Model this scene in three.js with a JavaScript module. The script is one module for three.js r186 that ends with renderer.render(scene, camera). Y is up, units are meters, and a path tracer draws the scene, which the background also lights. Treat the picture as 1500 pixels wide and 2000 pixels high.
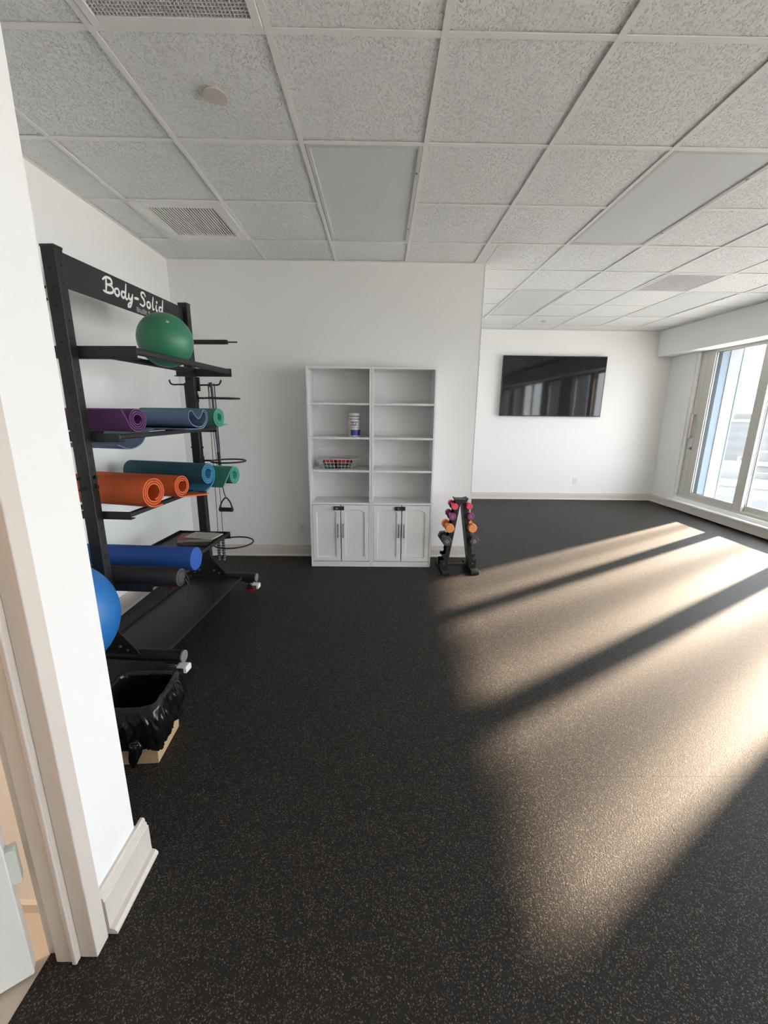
import * as THREE from 'three';
import { RoundedBoxGeometry } from 'three/addons/geometries/RoundedBoxGeometry.js';
import { mergeGeometries } from 'three/addons/utils/BufferGeometryUtils.js';
import { ImprovedNoise } from 'three/addons/math/ImprovedNoise.js';

// ------------------------------------------------------------------ camera, sky, sun, exposure
const scene = new THREE.Scene();
const camera = new THREE.PerspectiveCamera(101.96, 1500 / 2000, 0.05, 2000);
camera.position.set(0, 1.452, 0);
camera.rotation.set(-0.23855, -0.01016, 0.01129, 'YXZ');

scene.background = new THREE.Color().setRGB(0.93, 0.965, 1.0);      // bright hazy sky, the same all round
scene.backgroundIntensity = 13.2;

const SUN_EL = 24.2 * Math.PI / 180;
const sunDir = new THREE.Vector3(0.857 * Math.cos(SUN_EL), Math.sin(SUN_EL), -0.515 * Math.cos(SUN_EL));
const sun = new THREE.DirectionalLight(new THREE.Color().setRGB(1.0, 0.75, 0.54), 42);
sun.position.copy(sunDir).multiplyScalar(30);
sun.target.position.set(2, 0, -2);
sun.position.add(sun.target.position);
sun.castShadow = true;
sun.shadow.radius = 3.0;
Object.assign(sun.shadow.camera, { left: -9, right: 9, top: 9, bottom: -9, near: 1, far: 80 });
sun.shadow.mapSize.set(2048, 2048);
scene.add(sun, sun.target);

const renderer = new THREE.WebGLRenderer({ antialias: true });
renderer.toneMapping = THREE.LinearToneMapping;
renderer.toneMappingExposure = 0.83;
renderer.shadowMap.enabled = true;
renderer.shadowMap.type = THREE.PCFSoftShadowMap;

// ------------------------------------------------------------------ helpers
let seed = 20240611;
const rnd = () => { seed = (seed * 1664525 + 1013904223) >>> 0; return seed / 4294967296; };
const rr = (a, b) => a + (b - a) * rnd();
const noise = new ImprovedNoise();
const V = (x, y, z) => new THREE.Vector3(x, y, z);

const used = new Map();
function numbered(name) {
  const n = used.get(name) ?? 0; used.set(name, n + 1);
  return n ? `${name}_${String(n).padStart(3, '0')}` : name;
}
function prep(g) {
  const o = g.index ? g.toNonIndexed() : g;
  for (const k of Object.keys(o.attributes)) if (!['position', 'normal', 'uv'].includes(k)) o.deleteAttribute(k);
  if (!o.attributes.normal) o.computeVertexNormals();
  if (!o.attributes.uv) o.setAttribute('uv', new THREE.BufferAttribute(new Float32Array(o.attributes.position.count * 2), 2));
  return o;
}
const merge = (list) => { const l = [].concat(list); return l.length === 1 ? l[0] : mergeGeometries(l.map(prep), false); };
function mesh(name, geos, mat, parent) {
  const m = new THREE.Mesh(merge(geos), mat);
  m.castShadow = m.receiveShadow = true;
  if (parent) { m.name = name; parent.add(m); } else { m.name = numbered(name); scene.add(m); }
  return m;
}
function each(name, geos, mat, parent) { return geos.map((g) => mesh(name, [g], mat, parent)); }
function thing(name, label, category, pos = [0, 0, 0], turn = 0, group) {
  const o = new THREE.Group(); o.name = numbered(name); scene.add(o);
  o.position.set(...pos); o.rotation.y = turn;
  o.userData = { label, category }; if (group) o.userData.group = group;
  return o;
}
function tag(o, label, category, group) { o.userData.label = label; o.userData.category = category; if (group) o.userData.group = group; return o; }
function struct(name, label) { const o = new THREE.Group(); o.name = name; o.userData = { kind: 'structure' }; if (label) o.userData.label = label; scene.add(o); return o; }
function structMesh(name, geos, mat, label) { const m = mesh(name, geos, mat); m.userData.kind = 'structure'; if (label) m.userData.label = label; return m; }

const B = (x0, x1, y0, y1, z0, z1) => new THREE.BoxGeometry(Math.abs(x1 - x0), Math.abs(y1 - y0), Math.abs(z1 - z0)).translate((x0 + x1) / 2, (y0 + y1) / 2, (z0 + z1) / 2);
const RB = (x0, x1, y0, y1, z0, z1, r = 0.003, s = 2) => {
  const w = Math.abs(x1 - x0), h = Math.abs(y1 - y0), d = Math.abs(z1 - z0);
  return new RoundedBoxGeometry(w, h, d, s, Math.min(r, w / 2.01, h / 2.01, d / 2.01)).translate((x0 + x1) / 2, (y0 + y1) / 2, (z0 + z1) / 2);
};
function cyl(p, q, r, seg = 16, r2 = r) {
  const a = V(...p), b = V(...q), d = b.clone().sub(a), g = new THREE.CylinderGeometry(r2, r, d.length(), seg);
  g.applyQuaternion(new THREE.Quaternion().setFromUnitVectors(V(0, 1, 0), d.clone().normalize()));
  return g.translate((a.x + b.x) / 2, (a.y + b.y) / 2, (a.z + b.z) / 2);
}
function tube(pts, r, seg = 40, rad = 8, closed = false) {
  return new THREE.TubeGeometry(new THREE.CatmullRomCurve3(pts.map((p) => V(...p)), closed, 'centripetal'), seg, r, rad, closed);
}
function boxUV(g, s = 1, ou = 0, ov = 0) {            // uv in metres from the face's main direction
  const o = prep(g), p = o.attributes.position, n = o.attributes.normal, uv = o.attributes.uv;
  for (let i = 0; i < p.count; i++) {
    const ax = Math.abs(n.getX(i)), ay = Math.abs(n.getY(i)), az = Math.abs(n.getZ(i));
    let u, v;
    if (ay >= ax && ay >= az) { u = p.getX(i); v = p.getZ(i); } else if (ax >= az) { u = p.getZ(i); v = p.getY(i); } else { u = p.getX(i); v = p.getY(i); }
    uv.setXY(i, u * s + ou, v * s + ov);
  }
  return o;
}
function canvas(w, h, draw, srgb = true) {
  const c = document.createElement('canvas'); c.width = w; c.height = h;
  draw(c.getContext('2d'), w, h);
  const t = new THREE.CanvasTexture(c);
  t.wrapS = t.wrapT = THREE.RepeatWrapping; t.magFilter = THREE.LinearFilter; t.anisotropy = 8;
  if (srgb) t.colorSpace = THREE.SRGBColorSpace;
  return t;
}
const lin = (r, g, b) => new THREE.Color().setRGB(r, g, b);
const std = (c, roughness = 0.6, extra = {}) => new THREE.MeshStandardMaterial({ color: c, roughness, ...extra });
const phys = (c, roughness = 0.6, extra = {}) => new THREE.MeshPhysicalMaterial({ color: c, roughness, ...extra });

// ------------------------------------------------------------------ textures
// speckled rubber: black crumb with tan, grey and a few rust flecks, 1.83 m to a repeat
const FLOOR_REP = 1.83;
const flecks = [];
for (let i = 0; i < 92000; i++) {
  const t = rnd();
  const c = t < 0.5 ? [108, 101, 92] : t < 0.72 ? [84, 79, 75] : t < 0.94 ? [116, 98, 78] : [104, 64, 48];
  const k = rr(0.7, 1.12);
  flecks.push([rnd() * 2048, rnd() * 2048, rr(0.9, 3.0), rr(0.8, 1.9), rnd() * 3.14, c.map((v) => Math.round(v * k))]);
}
function drawFlecks(g, fill) {
  for (const [x, y, a, b, r, c] of flecks) {
    g.fillStyle = fill(c);
    for (const dx of x < 8 ? [0, 2048] : x > 2040 ? [0, -2048] : [0]) for (const dy of y < 8 ? [0, 2048] : y > 2040 ? [0, -2048] : [0]) {
      g.beginPath(); g.ellipse(x + dx, y + dy, a, b * 0.9, r, 0, 6.3); g.fill();
    }
  }
}
const floorMap = canvas(2048, 2048, (g) => {
  g.fillStyle = 'rgb(20,17,16)'; g.fillRect(0, 0, 2048, 2048);
  for (let i = 0; i < 40000; i++) { const v = rr(12, 30) | 0; g.fillStyle = `rgb(${v},${v - 2},${v - 4})`; g.beginPath(); g.ellipse(rnd() * 2048, rnd() * 2048, rr(1, 3.5), rr(1, 2.5), rnd() * 3, 0, 6.3); g.fill(); }
  drawFlecks(g, (c) => `rgb(${c})`);
});
const floorBump = canvas(1024, 1024, (g) => {
  g.fillStyle = 'rgb(110,110,110)'; g.fillRect(0, 0, 1024, 1024);
  for (let i = 0; i < 60000; i++) { const v = rr(40, 210) | 0; g.fillStyle = `rgb(${v},${v},${v})`; g.beginPath(); g.ellipse(rnd() * 1024, rnd() * 1024, rr(0.8, 2.4), rr(0.7, 1.8), rnd() * 3, 0, 6.3); g.fill(); }
}, false);
// fissured mineral tile, 0.61 m to a repeat: pits pressed into the face
const tileBump = canvas(1024, 1024, (g) => {
  g.fillStyle = 'rgb(225,225,225)'; g.fillRect(0, 0, 1024, 1024);
  for (let i = 0; i < 9000; i++) { const v = rr(195, 250) | 0; g.fillStyle = `rgb(${v},${v},${v})`; g.beginPath(); g.arc(rnd() * 1024, rnd() * 1024, rr(1, 5), 0, 6.3); g.fill(); }
  g.lineCap = 'round';
  for (let i = 0; i < 1900; i++) {
    const x = rnd() * 1024, y = rnd() * 1024, L = rr(3, 15), w = rr(1.6, 4.2), v = rr(0, 90) | 0;
    g.strokeStyle = `rgb(${v},${v},${v})`; g.lineWidth = w; g.beginPath(); g.moveTo(x, y);
    g.quadraticCurveTo(x + rr(-7, 7), y + L / 2, x + rr(-8, 8), y + L); g.stroke();
  }
  for (let i = 0; i < 2600; i++) { const v = rr(20, 120) | 0; g.fillStyle = `rgb(${v},${v},${v})`; g.beginPath(); g.arc(rnd() * 1024, rnd() * 1024, rr(0.8, 2.2), 0, 6.3); g.fill(); }
}, false);
const plasterBump = canvas(512, 512, (g) => {
  g.fillStyle = 'rgb(128,128,128)'; g.fillRect(0, 0, 512, 512);
  for (let i = 0; i < 14000; i++) { const v = rr(96, 160) | 0; g.fillStyle = `rgb(${v},${v},${v})`; g.beginPath(); g.arc(rnd() * 512, rnd() * 512, rr(1, 4), 0, 6.3); g.fill(); }
}, false);
const prismBump = canvas(256, 256, (g) => {           // moulded pyramids of a light lens
  for (let j = 0; j < 16; j++) for (let i = 0; i < 16; i++) {
    const gr = g.createRadialGradient(i * 16 + 8, j * 16 + 8, 0.5, i * 16 + 8, j * 16 + 8, 10);
    gr.addColorStop(0, '#fff'); gr.addColorStop(1, '#000'); g.fillStyle = gr; g.fillRect(i * 16, j * 16, 16, 16);
  }
}, false);
const woodMap = canvas(512, 512, (g) => {             // pressed tan board of the waste bin
  g.fillStyle = 'rgb(186,158,122)'; g.fillRect(0, 0, 512, 512);
  for (let i = 0; i < 9000; i++) { const k = rr(0.8, 1.16); g.strokeStyle = `rgba(${186 * k | 0},${156 * k | 0},${118 * k | 0},0.7)`; g.lineWidth = rr(0.6, 2); const x = rnd() * 512, y = rnd() * 512, a = rnd() * 3.14, l = rr(3, 14); g.beginPath(); g.moveTo(x, y); g.lineTo(x + Math.cos(a) * l, y + Math.sin(a) * l); g.stroke(); }
});

// ------------------------------------------------------------------ materials
const M = {
  wall: std(lin(0.875, 0.872, 0.858), 0.85, { bumpMap: plasterBump, bumpScale: 0.0004 }),
  trim: std(lin(0.66, 0.60, 0.545), 0.45),
  tile: std(lin(0.85, 0.855, 0.845), 0.95, { bumpMap: tileBump, bumpScale: 0.009 }),
  tbar: std(lin(0.84, 0.83, 0.81), 0.5),
  rubber: phys(lin(1, 1, 1), 0.62, { map: floorMap, bumpMap: floorBump, bumpScale: 0.0020, specularIntensity: 0.72 }),
  lens: phys(lin(0.73, 0.74, 0.735), 0.32, { bumpMap: prismBump, bumpScale: 0.0006 }),
  fixture: std(lin(0.62, 0.62, 0.60), 0.5),
  grille: std(lin(0.78, 0.76, 0.77), 0.5),
  dark: std(lin(0.02, 0.02, 0.02), 0.8),
  duct: std(lin(0.36, 0.36, 0.37), 0.5),
  concrete: std(lin(0.11, 0.145, 0.185), 0.9, { bumpMap: plasterBump, bumpScale: 0.003 }),
  alu: std(lin(0.60, 0.585, 0.53), 0.45),
  sillWhite: std(lin(0.86, 0.86, 0.85), 0.4),
  glass: phys(lin(0.97, 0.99, 1.0), 0.0, { transmission: 1, thickness: 0, ior: 1.5 }),
  gasket: std(lin(0.06, 0.065, 0.07), 0.6),
  steelB: std(lin(0.0085, 0.009, 0.010), 0.48),
  steelG: std(lin(0.013, 0.0135, 0.015), 0.5),
  hole: std(lin(0.003, 0.003, 0.003), 0.9),
  capGrey: std(lin(0.20, 0.20, 0.215), 0.55),
  chrome: std(lin(0.78, 0.78, 0.79), 0.22, { metalness: 1 }),
  redWheel: std(lin(0.36, 0.015, 0.022), 0.35),
  white: std(lin(0.80, 0.81, 0.80), 0.42),
  cabWhite: std(lin(0.84, 0.85, 0.845), 0.42),
  nickel: std(lin(0.30, 0.30, 0.31), 0.35, { metalness: 0.9 }),
  lockDark: std(lin(0.035, 0.036, 0.03), 0.4),
  doorWhite: std(lin(0.78, 0.80, 0.80), 0.4),
};
M.wall.bumpMap.repeat.set(4, 4);
const rubberBumpRep = floorBump; rubberBumpRep.repeat.set(2, 2);
prismBump.repeat.set(8, 16);

// ------------------------------------------------------------------ measures of the place (metres, camera over the origin)
const H = 2.723, XL = -1.885, ZB = -4.055, ZF = -7.02, XR = 4.68, XO = 5.07, XW = 0.909, ZR = 3.6, XS = -0.776, XS2 = -0.89, ZS = -1.055;

// floor: speckled rubber rolls, 1.22 m wide, laid across the room
{
  const f = struct('floor');
  mesh('subfloor', B(XL - 0.2, XO, -0.16, -0.008, ZF - 0.2, ZR + 0.2), std(lin(0.12, 0.12, 0.12), 0.9), f);
  for (let k = -5; k < 5; k++) {
    const z0 = Math.max(ZF, -1.397 - 1.22 * (k + 1) + 0.0003), z1 = Math.min(ZR, -1.397 - 1.22 * k - 0.0003);
    if (z1 <= ZF || z0 >= ZR) continue;
    const strips = [];
    const x0 = z0 > ZS - 0.05 ? XS2 : XL;
    strips.push(B(x0, XR, -0.008, 0, z0, z1));
    if (z0 < ZS && z1 > ZS) { strips.length = 0; strips.push(B(XL, XR, -0.008, 0, z0, ZS), B(XS2, XR, -0.008, 0, ZS, z1)); }
    mesh('rubber_roll', strips.map((s) => boxUV(s, 1 / FLOOR_REP, rnd(), rnd())), M.rubber, f);
  }
}
// walls
function wallMesh(name, boxes, label) { return structMesh(name, boxes.map((b) => boxUV(b)), M.wall, label); }
wallMesh('wall_left', [B(XL - 0.15, XL, 0, H + 0.5, ZB - 0.02, ZS + 0.12)], 'white side wall behind the storage rack');
wallMesh('wall_back', [B(XL - 0.15, XW, 0, H + 0.5, ZF - 0.15, ZB)], 'white wall behind the bookcases');
mesh('corner_bead', [RB(XW - 0.006, XW + 0.004, 0.11, H, ZB - 0.01, ZB + 0.004, 0.002)], M.white, scene.getObjectByName('wall_back'));
wallMesh('wall_far', [B(XW, XO, 0, H + 0.5, ZF - 0.15, ZF)], 'white far wall that carries the television');
wallMesh('wall_near', [B(XL - 0.15, XS2, 0, H + 0.5, ZS, ZS + 0.12), B(XS2, XS, 0, H + 0.5, ZS, -0.864)], 'white wall stub beside the doorway');
wallMesh('wall_door', [B(XS2, XS, 2.14, H + 0.5, -0.864, 0.14), B(XS2, XS, 0, H + 0.5, 0.14, ZR)]);
wallMesh('wall_rear', [B(-4.0, XO, 0, H + 0.5, ZR, ZR + 0.15)]);
{ // window wall with its openings
  const op = [[-6.51, -3.33], [-2.65, -1.72], [-1.34, 1.34], [1.68, 3.0]], y0 = 0.2, y1 = 2.372;
  const bx = [B(XR, XO, 0, y0, ZF, ZR), B(XR, XO, y1, H + 0.5, ZF, ZR)];
  let z = ZF;
  for (const [a, b] of op) { bx.push(B(XR, XO, y0, y1, z, a)); z = b; }
  bx.push(B(XR, XO, y0, y1, z, ZR));
  wallMesh('wall_right', bx, 'white window wall');
  // outer facing of the wall: raw concrete reveals seen through the panes
  const face = [];
  for (const [a, b] of op) { face.push(B(4.80, XO + 0.02, y0 - 0.02, y1, a, a + (a < -6 ? 0.36 : 0.01))); face.push(B(4.80, XO + 0.02, y0 - 0.02, y1, b - 0.01, b)); }
  structMesh('trim_concrete', face.map((b) => boxUV(b)), M.concrete, 'raw concrete reveal outside the window');
  structMesh('trim_cladding', [boxUV(B(4.905, XO + 0.02, y0 - 0.02, y1, -6.149, -6.138)), boxUV(B(4.905, XO + 0.02, y0 - 0.04, y0 - 0.02, -6.149, -6.0))], std(lin(0.165, 0.178, 0.20), 0.85, { bumpMap: plasterBump, bumpScale: 0.004 }), 'pale cladding panel on the outer reveal');
  structMesh('trim_edge', [RB(XO + 0.005, XO + 0.03, y0 - 0.04, y1, -6.15, -6.128, 0.004)], std(lin(0.12, 0.185, 0.205), 0.7), 'pale blue corner strip of the outer reveal');
  wallMesh('wall_soffit', [B(4.42, XR, 2.345, H + 0.05, ZF, ZR)], 'boxed soffit above the windows');
}
// baseboards: stepped profile run along a wall (path in plan, outward normal)
function board(p, q, n, h = 0.115) {
  const len = Math.hypot(q[0] - p[0], q[1] - p[1]);
  const s = new THREE.Shape([[0, 0], [0.030, 0], [0.030, 0.008], [0.025, 0.017], [0.016, 0.021], [0.016, h - 0.032], [0.013, h - 0.028], [0.013, h - 0.020], [0.010, h - 0.016], [0.010, h - 0.006], [0.006, h], [0, h]].map((a) => new THREE.Vector2(...a)));
  const g = new THREE.ExtrudeGeometry(s, { depth: len, bevelEnabled: false });
  // local x -> normal, y -> up, z -> along
  const d = [(q[0] - p[0]) / len, (q[1] - p[1]) / len];
  const m = new THREE.Matrix4().makeBasis(V(n[0], 0, n[1]), V(0, 1, 0), V(d[0], 0, d[1]));
  m.setPosition(p[0], 0, p[1]);
  g.applyMatrix4(m);
  if (m.determinant() < 0) { const gi = g.index ? g.toNonIndexed() : g, a = gi.attributes; for (const k of ['position', 'normal', 'uv']) { const t = a[k], w = t.itemSize, arr = t.array; for (let i = 0; i < t.count; i += 3) for (let c = 0; c < w; c++) { const x = arr[(i + 1) * w + c]; arr[(i + 1) * w + c] = arr[(i + 2) * w + c]; arr[(i + 2) * w + c] = x; } } return gi; }
  return g;
}
structMesh('baseboard_left', [board([XL, ZB], [XL, ZS], [1, 0])], M.trim);
structMesh('baseboard_back', [board([XL, ZB], [XW, ZB], [0, 1])], M.trim);
structMesh('baseboard_return', [board([XW, ZB], [XW, ZF], [1, 0])], M.trim);
structMesh('baseboard_far', [board([XW, ZF], [XR, ZF], [0, 1])], M.trim);
structMesh('baseboard_right', [board([XR, ZF], [XR, -6.5], [-1, 0])], M.trim);
structMesh('baseboard_near', [board([XS, ZS - 0.035], [XS, -0.868], [1.4, 0], 0.15), board([XL, ZS], [XS, ZS], [0, -1.15], 0.15)], M.trim);

// ------------------------------------------------------------------ ceiling: lay-in tiles on a grid
const GX = (i) => 0.2103 + 0.61 * i, GZ = (j) => -1.785 - 0.61 * j;
const special = new Map();                             // cells taken by fixtures
const cell = (i, j) => `${i},${j}`;
for (const [i, j] of [[-1, 1], [-1, 2], [2, 1], [2, 2], [-2, -1], [-3, 2], [2, 5], [2, 6], [4, 4], [5, 5], [5, 6]]) special.set(cell(i, j), 1);
{
  const c = struct('ceiling');
  mesh('deck', B(XL - 0.3, XO, H + 0.47, H + 0.6, ZF - 0.2, ZR + 0.2), M.fixture, c);
  const variants = new Map();
  const inRoom = (x0, x1, z0, z1) => !(x1 <= XL + 0.01 || x0 >= 4.42 - 0.005 || z1 <= ZF + 0.01 || z0 >= ZR || (x1 <= XW + 0.005 && z1 <= ZB + 0.005) || (z0 >= ZS && x1 <= XS + 0.005));
  let count = 0;
  for (let i = -4; i <= 6; i++) for (let j = -9; j <= 8; j++) {
    let x0 = GX(i), x1 = GX(i + 1), z0 = GZ(j + 1), z1 = GZ(j);
    if (!inRoom(x0, x1, z0, z1) || special.has(cell(i, j))) continue;
    x0 = Math.max(x0, XL); x1 = Math.min(x1, 4.42); z0 = Math.max(z0, ZF); z1 = Math.min(z1, ZR);
    const corners = [];
    if (x0 < XW && z0 < ZB) { if (x1 <= XW + 0.01) z0 = ZB; else if (z1 <= ZB) x0 = XW; else { corners.push([x0, XW, ZB, z1], [XW, x1, z0, z1]); } }
    if (x0 < XS && z1 > ZS) { if (x1 <= XS) z1 = ZS; else if (z0 >= ZS) x0 = XS; else corners.push([x0, XS, z0, ZS], [XS, x1, z0, z1]); }
    const parts = (corners.length ? corners : [[x0, x1, z0, z1]]).map(([a, b, d, e]) => {
      const v = count % 6, w = b - a, dd = e - d, key = `${v},${w.toFixed(3)},${dd.toFixed(3)}`;
      if (!variants.has(key)) variants.set(key, boxUV(B(-w / 2 + 0.002, w / 2 - 0.002, 0, 0.016, -dd / 2 + 0.002, dd / 2 - 0.002), 1 / 0.61, v * 0.37, v * 0.61));
      return [variants.get(key), (a + b) / 2, (d + e) / 2];
    });
    count++;
    for (const [g, x, z] of parts) { const m = mesh('ceiling_tile', g, M.tile, c); m.position.set(x, H + 0.003 + rr(-0.0005, 0.0015), z); m.rotation.set(rr(-0.002, 0.002), 0, rr(-0.002, 0.002)); }
  }
  // tees: 24 mm flat face, runners along the room and cross pieces between them
  const bar = (x0, x1, z0, z1, y = 0) => mesh('grid_tee', [B(x0, x1, H - 0.003 - y, H + 0.001 - y, z0, z1), ...(x1 - x0 < z1 - z0 ? [B((x0 + x1) / 2 - 0.002, (x0 + x1) / 2 + 0.002, H, H + 0.04, z0, z1)] : [B(x0, x1, H, H + 0.04, (z0 + z1) / 2 - 0.002, (z0 + z1) / 2 + 0.002)])], M.tbar, c);
  for (let i = -3; i <= 6; i++) { const x = GX(i); bar(x - 0.012, x + 0.012, x < XW ? ZB : ZF, x < XS ? ZS : ZR, 0.0005); }
  for (let j = -8; j <= 8; j++) for (let i = -4; i <= 6; i++) {
    const z = GZ(j); if (z < ZF + 0.05) continue;
    let x0 = Math.max(GX(i), XL), x1 = Math.min(GX(i + 1), 4.42);
    if (z < ZB && x0 < XW) x0 = XW; if (z > ZS && x0 < XS) x0 = XS;
    if (x1 - x0 < 0.03) continue;
    if ([[-1, 2], [2, 2], [2, 6], [5, 6]].some(([a, b]) => a === i && b === j)) continue;      // nothing across a long fixture
    bar(x0 + 0.012, x1 - 0.012, z - 0.012, z + 0.012);
  }
  // wall angles
  const ang = (x0, x1, z0, z1) => mesh('wall_angle', [B(x0, x1, H - 0.003, H, z0, z1)], M.tbar, c);
  ang(XL, XL + 0.022, ZB, ZS); ang(XL + 0.022, XW, ZB, ZB + 0.022); ang(XW, 4.42, ZF, ZF + 0.022); ang(4.398, 4.42, ZF + 0.022, ZR); ang(XS, XS + 0.022, ZS, ZR); ang(XL, XS, ZS - 0.022, ZS); ang(XW, XW + 0.022, ZF, ZB);
}
// ceiling fixtures (all switched off)
function troffer(i, j, label) {
  const x0 = GX(i) + 0.014, x1 = GX(i + 1) - 0.014, z0 = GZ(j + 2) + 0.014, z1 = GZ(j) - 0.014;
  const t = thing('ceiling_light', label, 'light', [(x0 + x1) / 2, H, (z0 + z1) / 2], 0, 'troffer lights in the ceiling grid');
  const w = (x1 - x0) / 2, d = (z1 - z0) / 2;
  mesh('housing', [B(-w, w, 0.07, 0.075, -d, d), B(-w, -w + 0.004, 0.004, 0.07, -d, d), B(w - 0.004, w, 0.004, 0.07, -d, d), B(-w, w, 0.004, 0.07, -d, -d + 0.004), B(-w, w, 0.004, 0.07, d - 0.004, d)], M.fixture, t);
  mesh('door_frame', [RB(-w, -w + 0.022, -0.004, 0.006, -d, d), RB(w - 0.022, w, -0.004, 0.006, -d, d), RB(-w + 0.022, w - 0.022, -0.004, 0.006, -d, -d + 0.022), RB(-w + 0.022, w - 0.022, -0.004, 0.006, d - 0.022, d)], M.fixture, t);
  mesh('lens', [boxUV(B(-w + 0.022, w - 0.022, 0.004, 0.008, -d + 0.022, d - 0.022), 1.7)], M.lens, t);
  for (const s of [-1, 1]) mesh('latch', [RB(w - 0.018, w - 0.006, -0.007, -0.003, s * d * 0.6 - 0.008, s * d * 0.6 + 0.008, 0.001)], M.nickel, t);
  return t;
}
troffer(-1, 1, 'unlit ceiling light directly above the white bookcases');
troffer(2, 1, 'unlit ceiling light nearest the windows, its lens shining with daylight');
troffer(2, 5, 'small-looking grey unlit ceiling light in front of the television wall');
troffer(5, 5, 'unlit ceiling light beside the soffit near the far corner');
{ // eggcrate return grille
  const x0 = GX(-2) + 0.014, x1 = GX(-1) - 0.014, z0 = GZ(0) + 0.014, z1 = GZ(-1) - 0.014;
  const t = thing('return_grille', 'square eggcrate air grille at the top of the picture', 'vent', [(x0 + x1) / 2, H, (z0 + z1) / 2]);
  const w = (x1 - x0) / 2, d = (z1 - z0) / 2, f = 0.032;
  mesh('frame', [RB(-w, -w + f, -0.006, 0.01, -d, d), RB(w - f, w, -0.006, 0.01, -d, d), RB(-w + f, w - f, -0.006, 0.01, -d, -d + f), RB(-w + f, w - f, -0.006, 0.01, d - f, d)], M.tbar, t);
  mesh('duct_boot', [B(-w, w, 0.40, 0.405, -d, d), B(-w, -w + 0.003, 0.012, 0.40, -d, d), B(w - 0.003, w, 0.012, 0.40, -d, d), B(-w, w, 0.012, 0.40, -d, -d + 0.003), B(-w, w, 0.012, 0.40, d - 0.003, d)], M.duct, t);
  const g = [], n = 40, iw = 2 * (w - f), id = 2 * (d - f);
  for (let k = 1; k < n; k++) { g.push(B(-iw / 2 + iw * k / n - 0.0012, -iw / 2 + iw * k / n + 0.0012, -0.002, 0.011, -id / 2, id / 2)); g.push(B(-iw / 2, iw / 2, -0.002, 0.011, -id / 2 + id * k / n - 0.0012, -id / 2 + id * k / n + 0.0012)); }
  const e = mesh('eggcrate', g, M.grille, t); e.userData.kind = 'stuff';
}
function louver(i, j, label, n, mat) {
  const x0 = GX(i) + 0.014, x1 = GX(i + 1) - 0.014, z0 = GZ(j + 1) + 0.014, z1 = GZ(j) - 0.014;
  const t = thing('ceiling_vent', label, 'vent', [(x0 + x1) / 2, H, (z0 + z1) / 2]);
  const w = (x1 - x0) / 2, d = (z1 - z0) / 2, f = 0.07;
  mesh('frame', [RB(-w, -w + f, -0.008, 0.008, -d, d), RB(w - f, w, -0.008, 0.008, -d, d), RB(-w + f, w - f, -0.008, 0.008, -d, -d + f), RB(-w + f, w - f, -0.008, 0.008, d - f, d)], mat, t);
  mesh('duct_boot', [B(-w, w, 0.40, 0.405, -d, d), B(-w, -w + 0.003, 0.012, 0.40, -d, d), B(w - 0.003, w, 0.012, 0.40, -d, d), B(-w, w, 0.012, 0.40, -d, -d + 0.003), B(-w, w, 0.012, 0.40, d - 0.003, d)], M.duct, t);
  const iw = 2 * (w - f), id = 2 * (d - f), g = RB(-0.0046, 0.0046, -0.001, 0.003, -id / 2, id / 2, 0.001, 1);
  for (let k = 0; k < n; k++) { const m = mesh('louver_blade', g, mat, t); m.position.set(-iw / 2 + iw * (k + 0.5) / n, -0.002, 0); m.rotation.z = 0.12; }
}
louver(-3, 2, 'square louvered air vent above the storage rack', 24, M.tbar);
{ // plain perforated return panel at the far end
  const x0 = GX(4) + 0.014, x1 = GX(5) - 0.014, z0 = GZ(5) + 0.014, z1 = GZ(4) - 0.014, w = (x1 - x0) / 2, d = (z1 - z0) / 2;
  const t = thing('ceiling_vent', 'flat grey return vent panel in the ceiling near the soffit', 'vent', [(x0 + x1) / 2, H, (z0 + z1) / 2]);
  mesh('frame', [RB(-w, -w + 0.03, -0.006, 0.008, -d, d), RB(w - 0.03, w, -0.006, 0.008, -d, d), RB(-w + 0.03, w - 0.03, -0.006, 0.008, -d, -d + 0.03), RB(-w + 0.03, w - 0.03, -0.006, 0.008, d - 0.03, d)], M.grille, t);
  mesh('duct_boot', [B(-w, w, 0.40, 0.405, -d, d), B(-w, -w + 0.003, 0.012, 0.40, -d, d), B(w - 0.003, w, 0.012, 0.40, -d, d), B(-w, w, 0.012, 0.40, -d, -d + 0.003), B(-w, w, 0.012, 0.40, d - 0.003, d)], M.duct, t);
  const g = [], n = 26, iw = 2 * (w - 0.03), id = 2 * (d - 0.03);
  for (let k = 1; k < n; k++) { g.push(B(-iw / 2 + iw * k / n - 0.003, -iw / 2 + iw * k / n + 0.003, -0.002, 0.011, -id / 2, id / 2)); g.push(B(-iw / 2, iw / 2, -0.002, 0.011, -id / 2 + id * k / n - 0.003, -id / 2 + id * k / n + 0.003)); }
  mesh('eggcrate', g, M.grille, t).userData.kind = 'stuff';
}
function disc(x, z, r, label, name = 'ceiling_cover') {
  const t = thing(name, label, 'cover', [x, H, z]);
  mesh('plate', [new THREE.LatheGeometry([[0, -0.012], [r * 0.9, -0.012], [r * 0.98, -0.0105], [r, -0.008], [r * 0.97, -0.006], [0.001, -0.006]].map((p) => new THREE.Vector2(...p)), 40)], std(lin(0.62, 0.56, 0.49), 0.5), t);
  mesh('collar', [cyl([0, -0.007, 0], [0, 0.01, 0], r * 0.72, 28)], M.tbar, t);
}
disc(-0.699, -2.086, 0.05, 'round cream sprinkler cover in the middle of a ceiling tile');
disc(2.308, -6.364, 0.04, 'small round sprinkler cover near the television wall');

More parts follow.
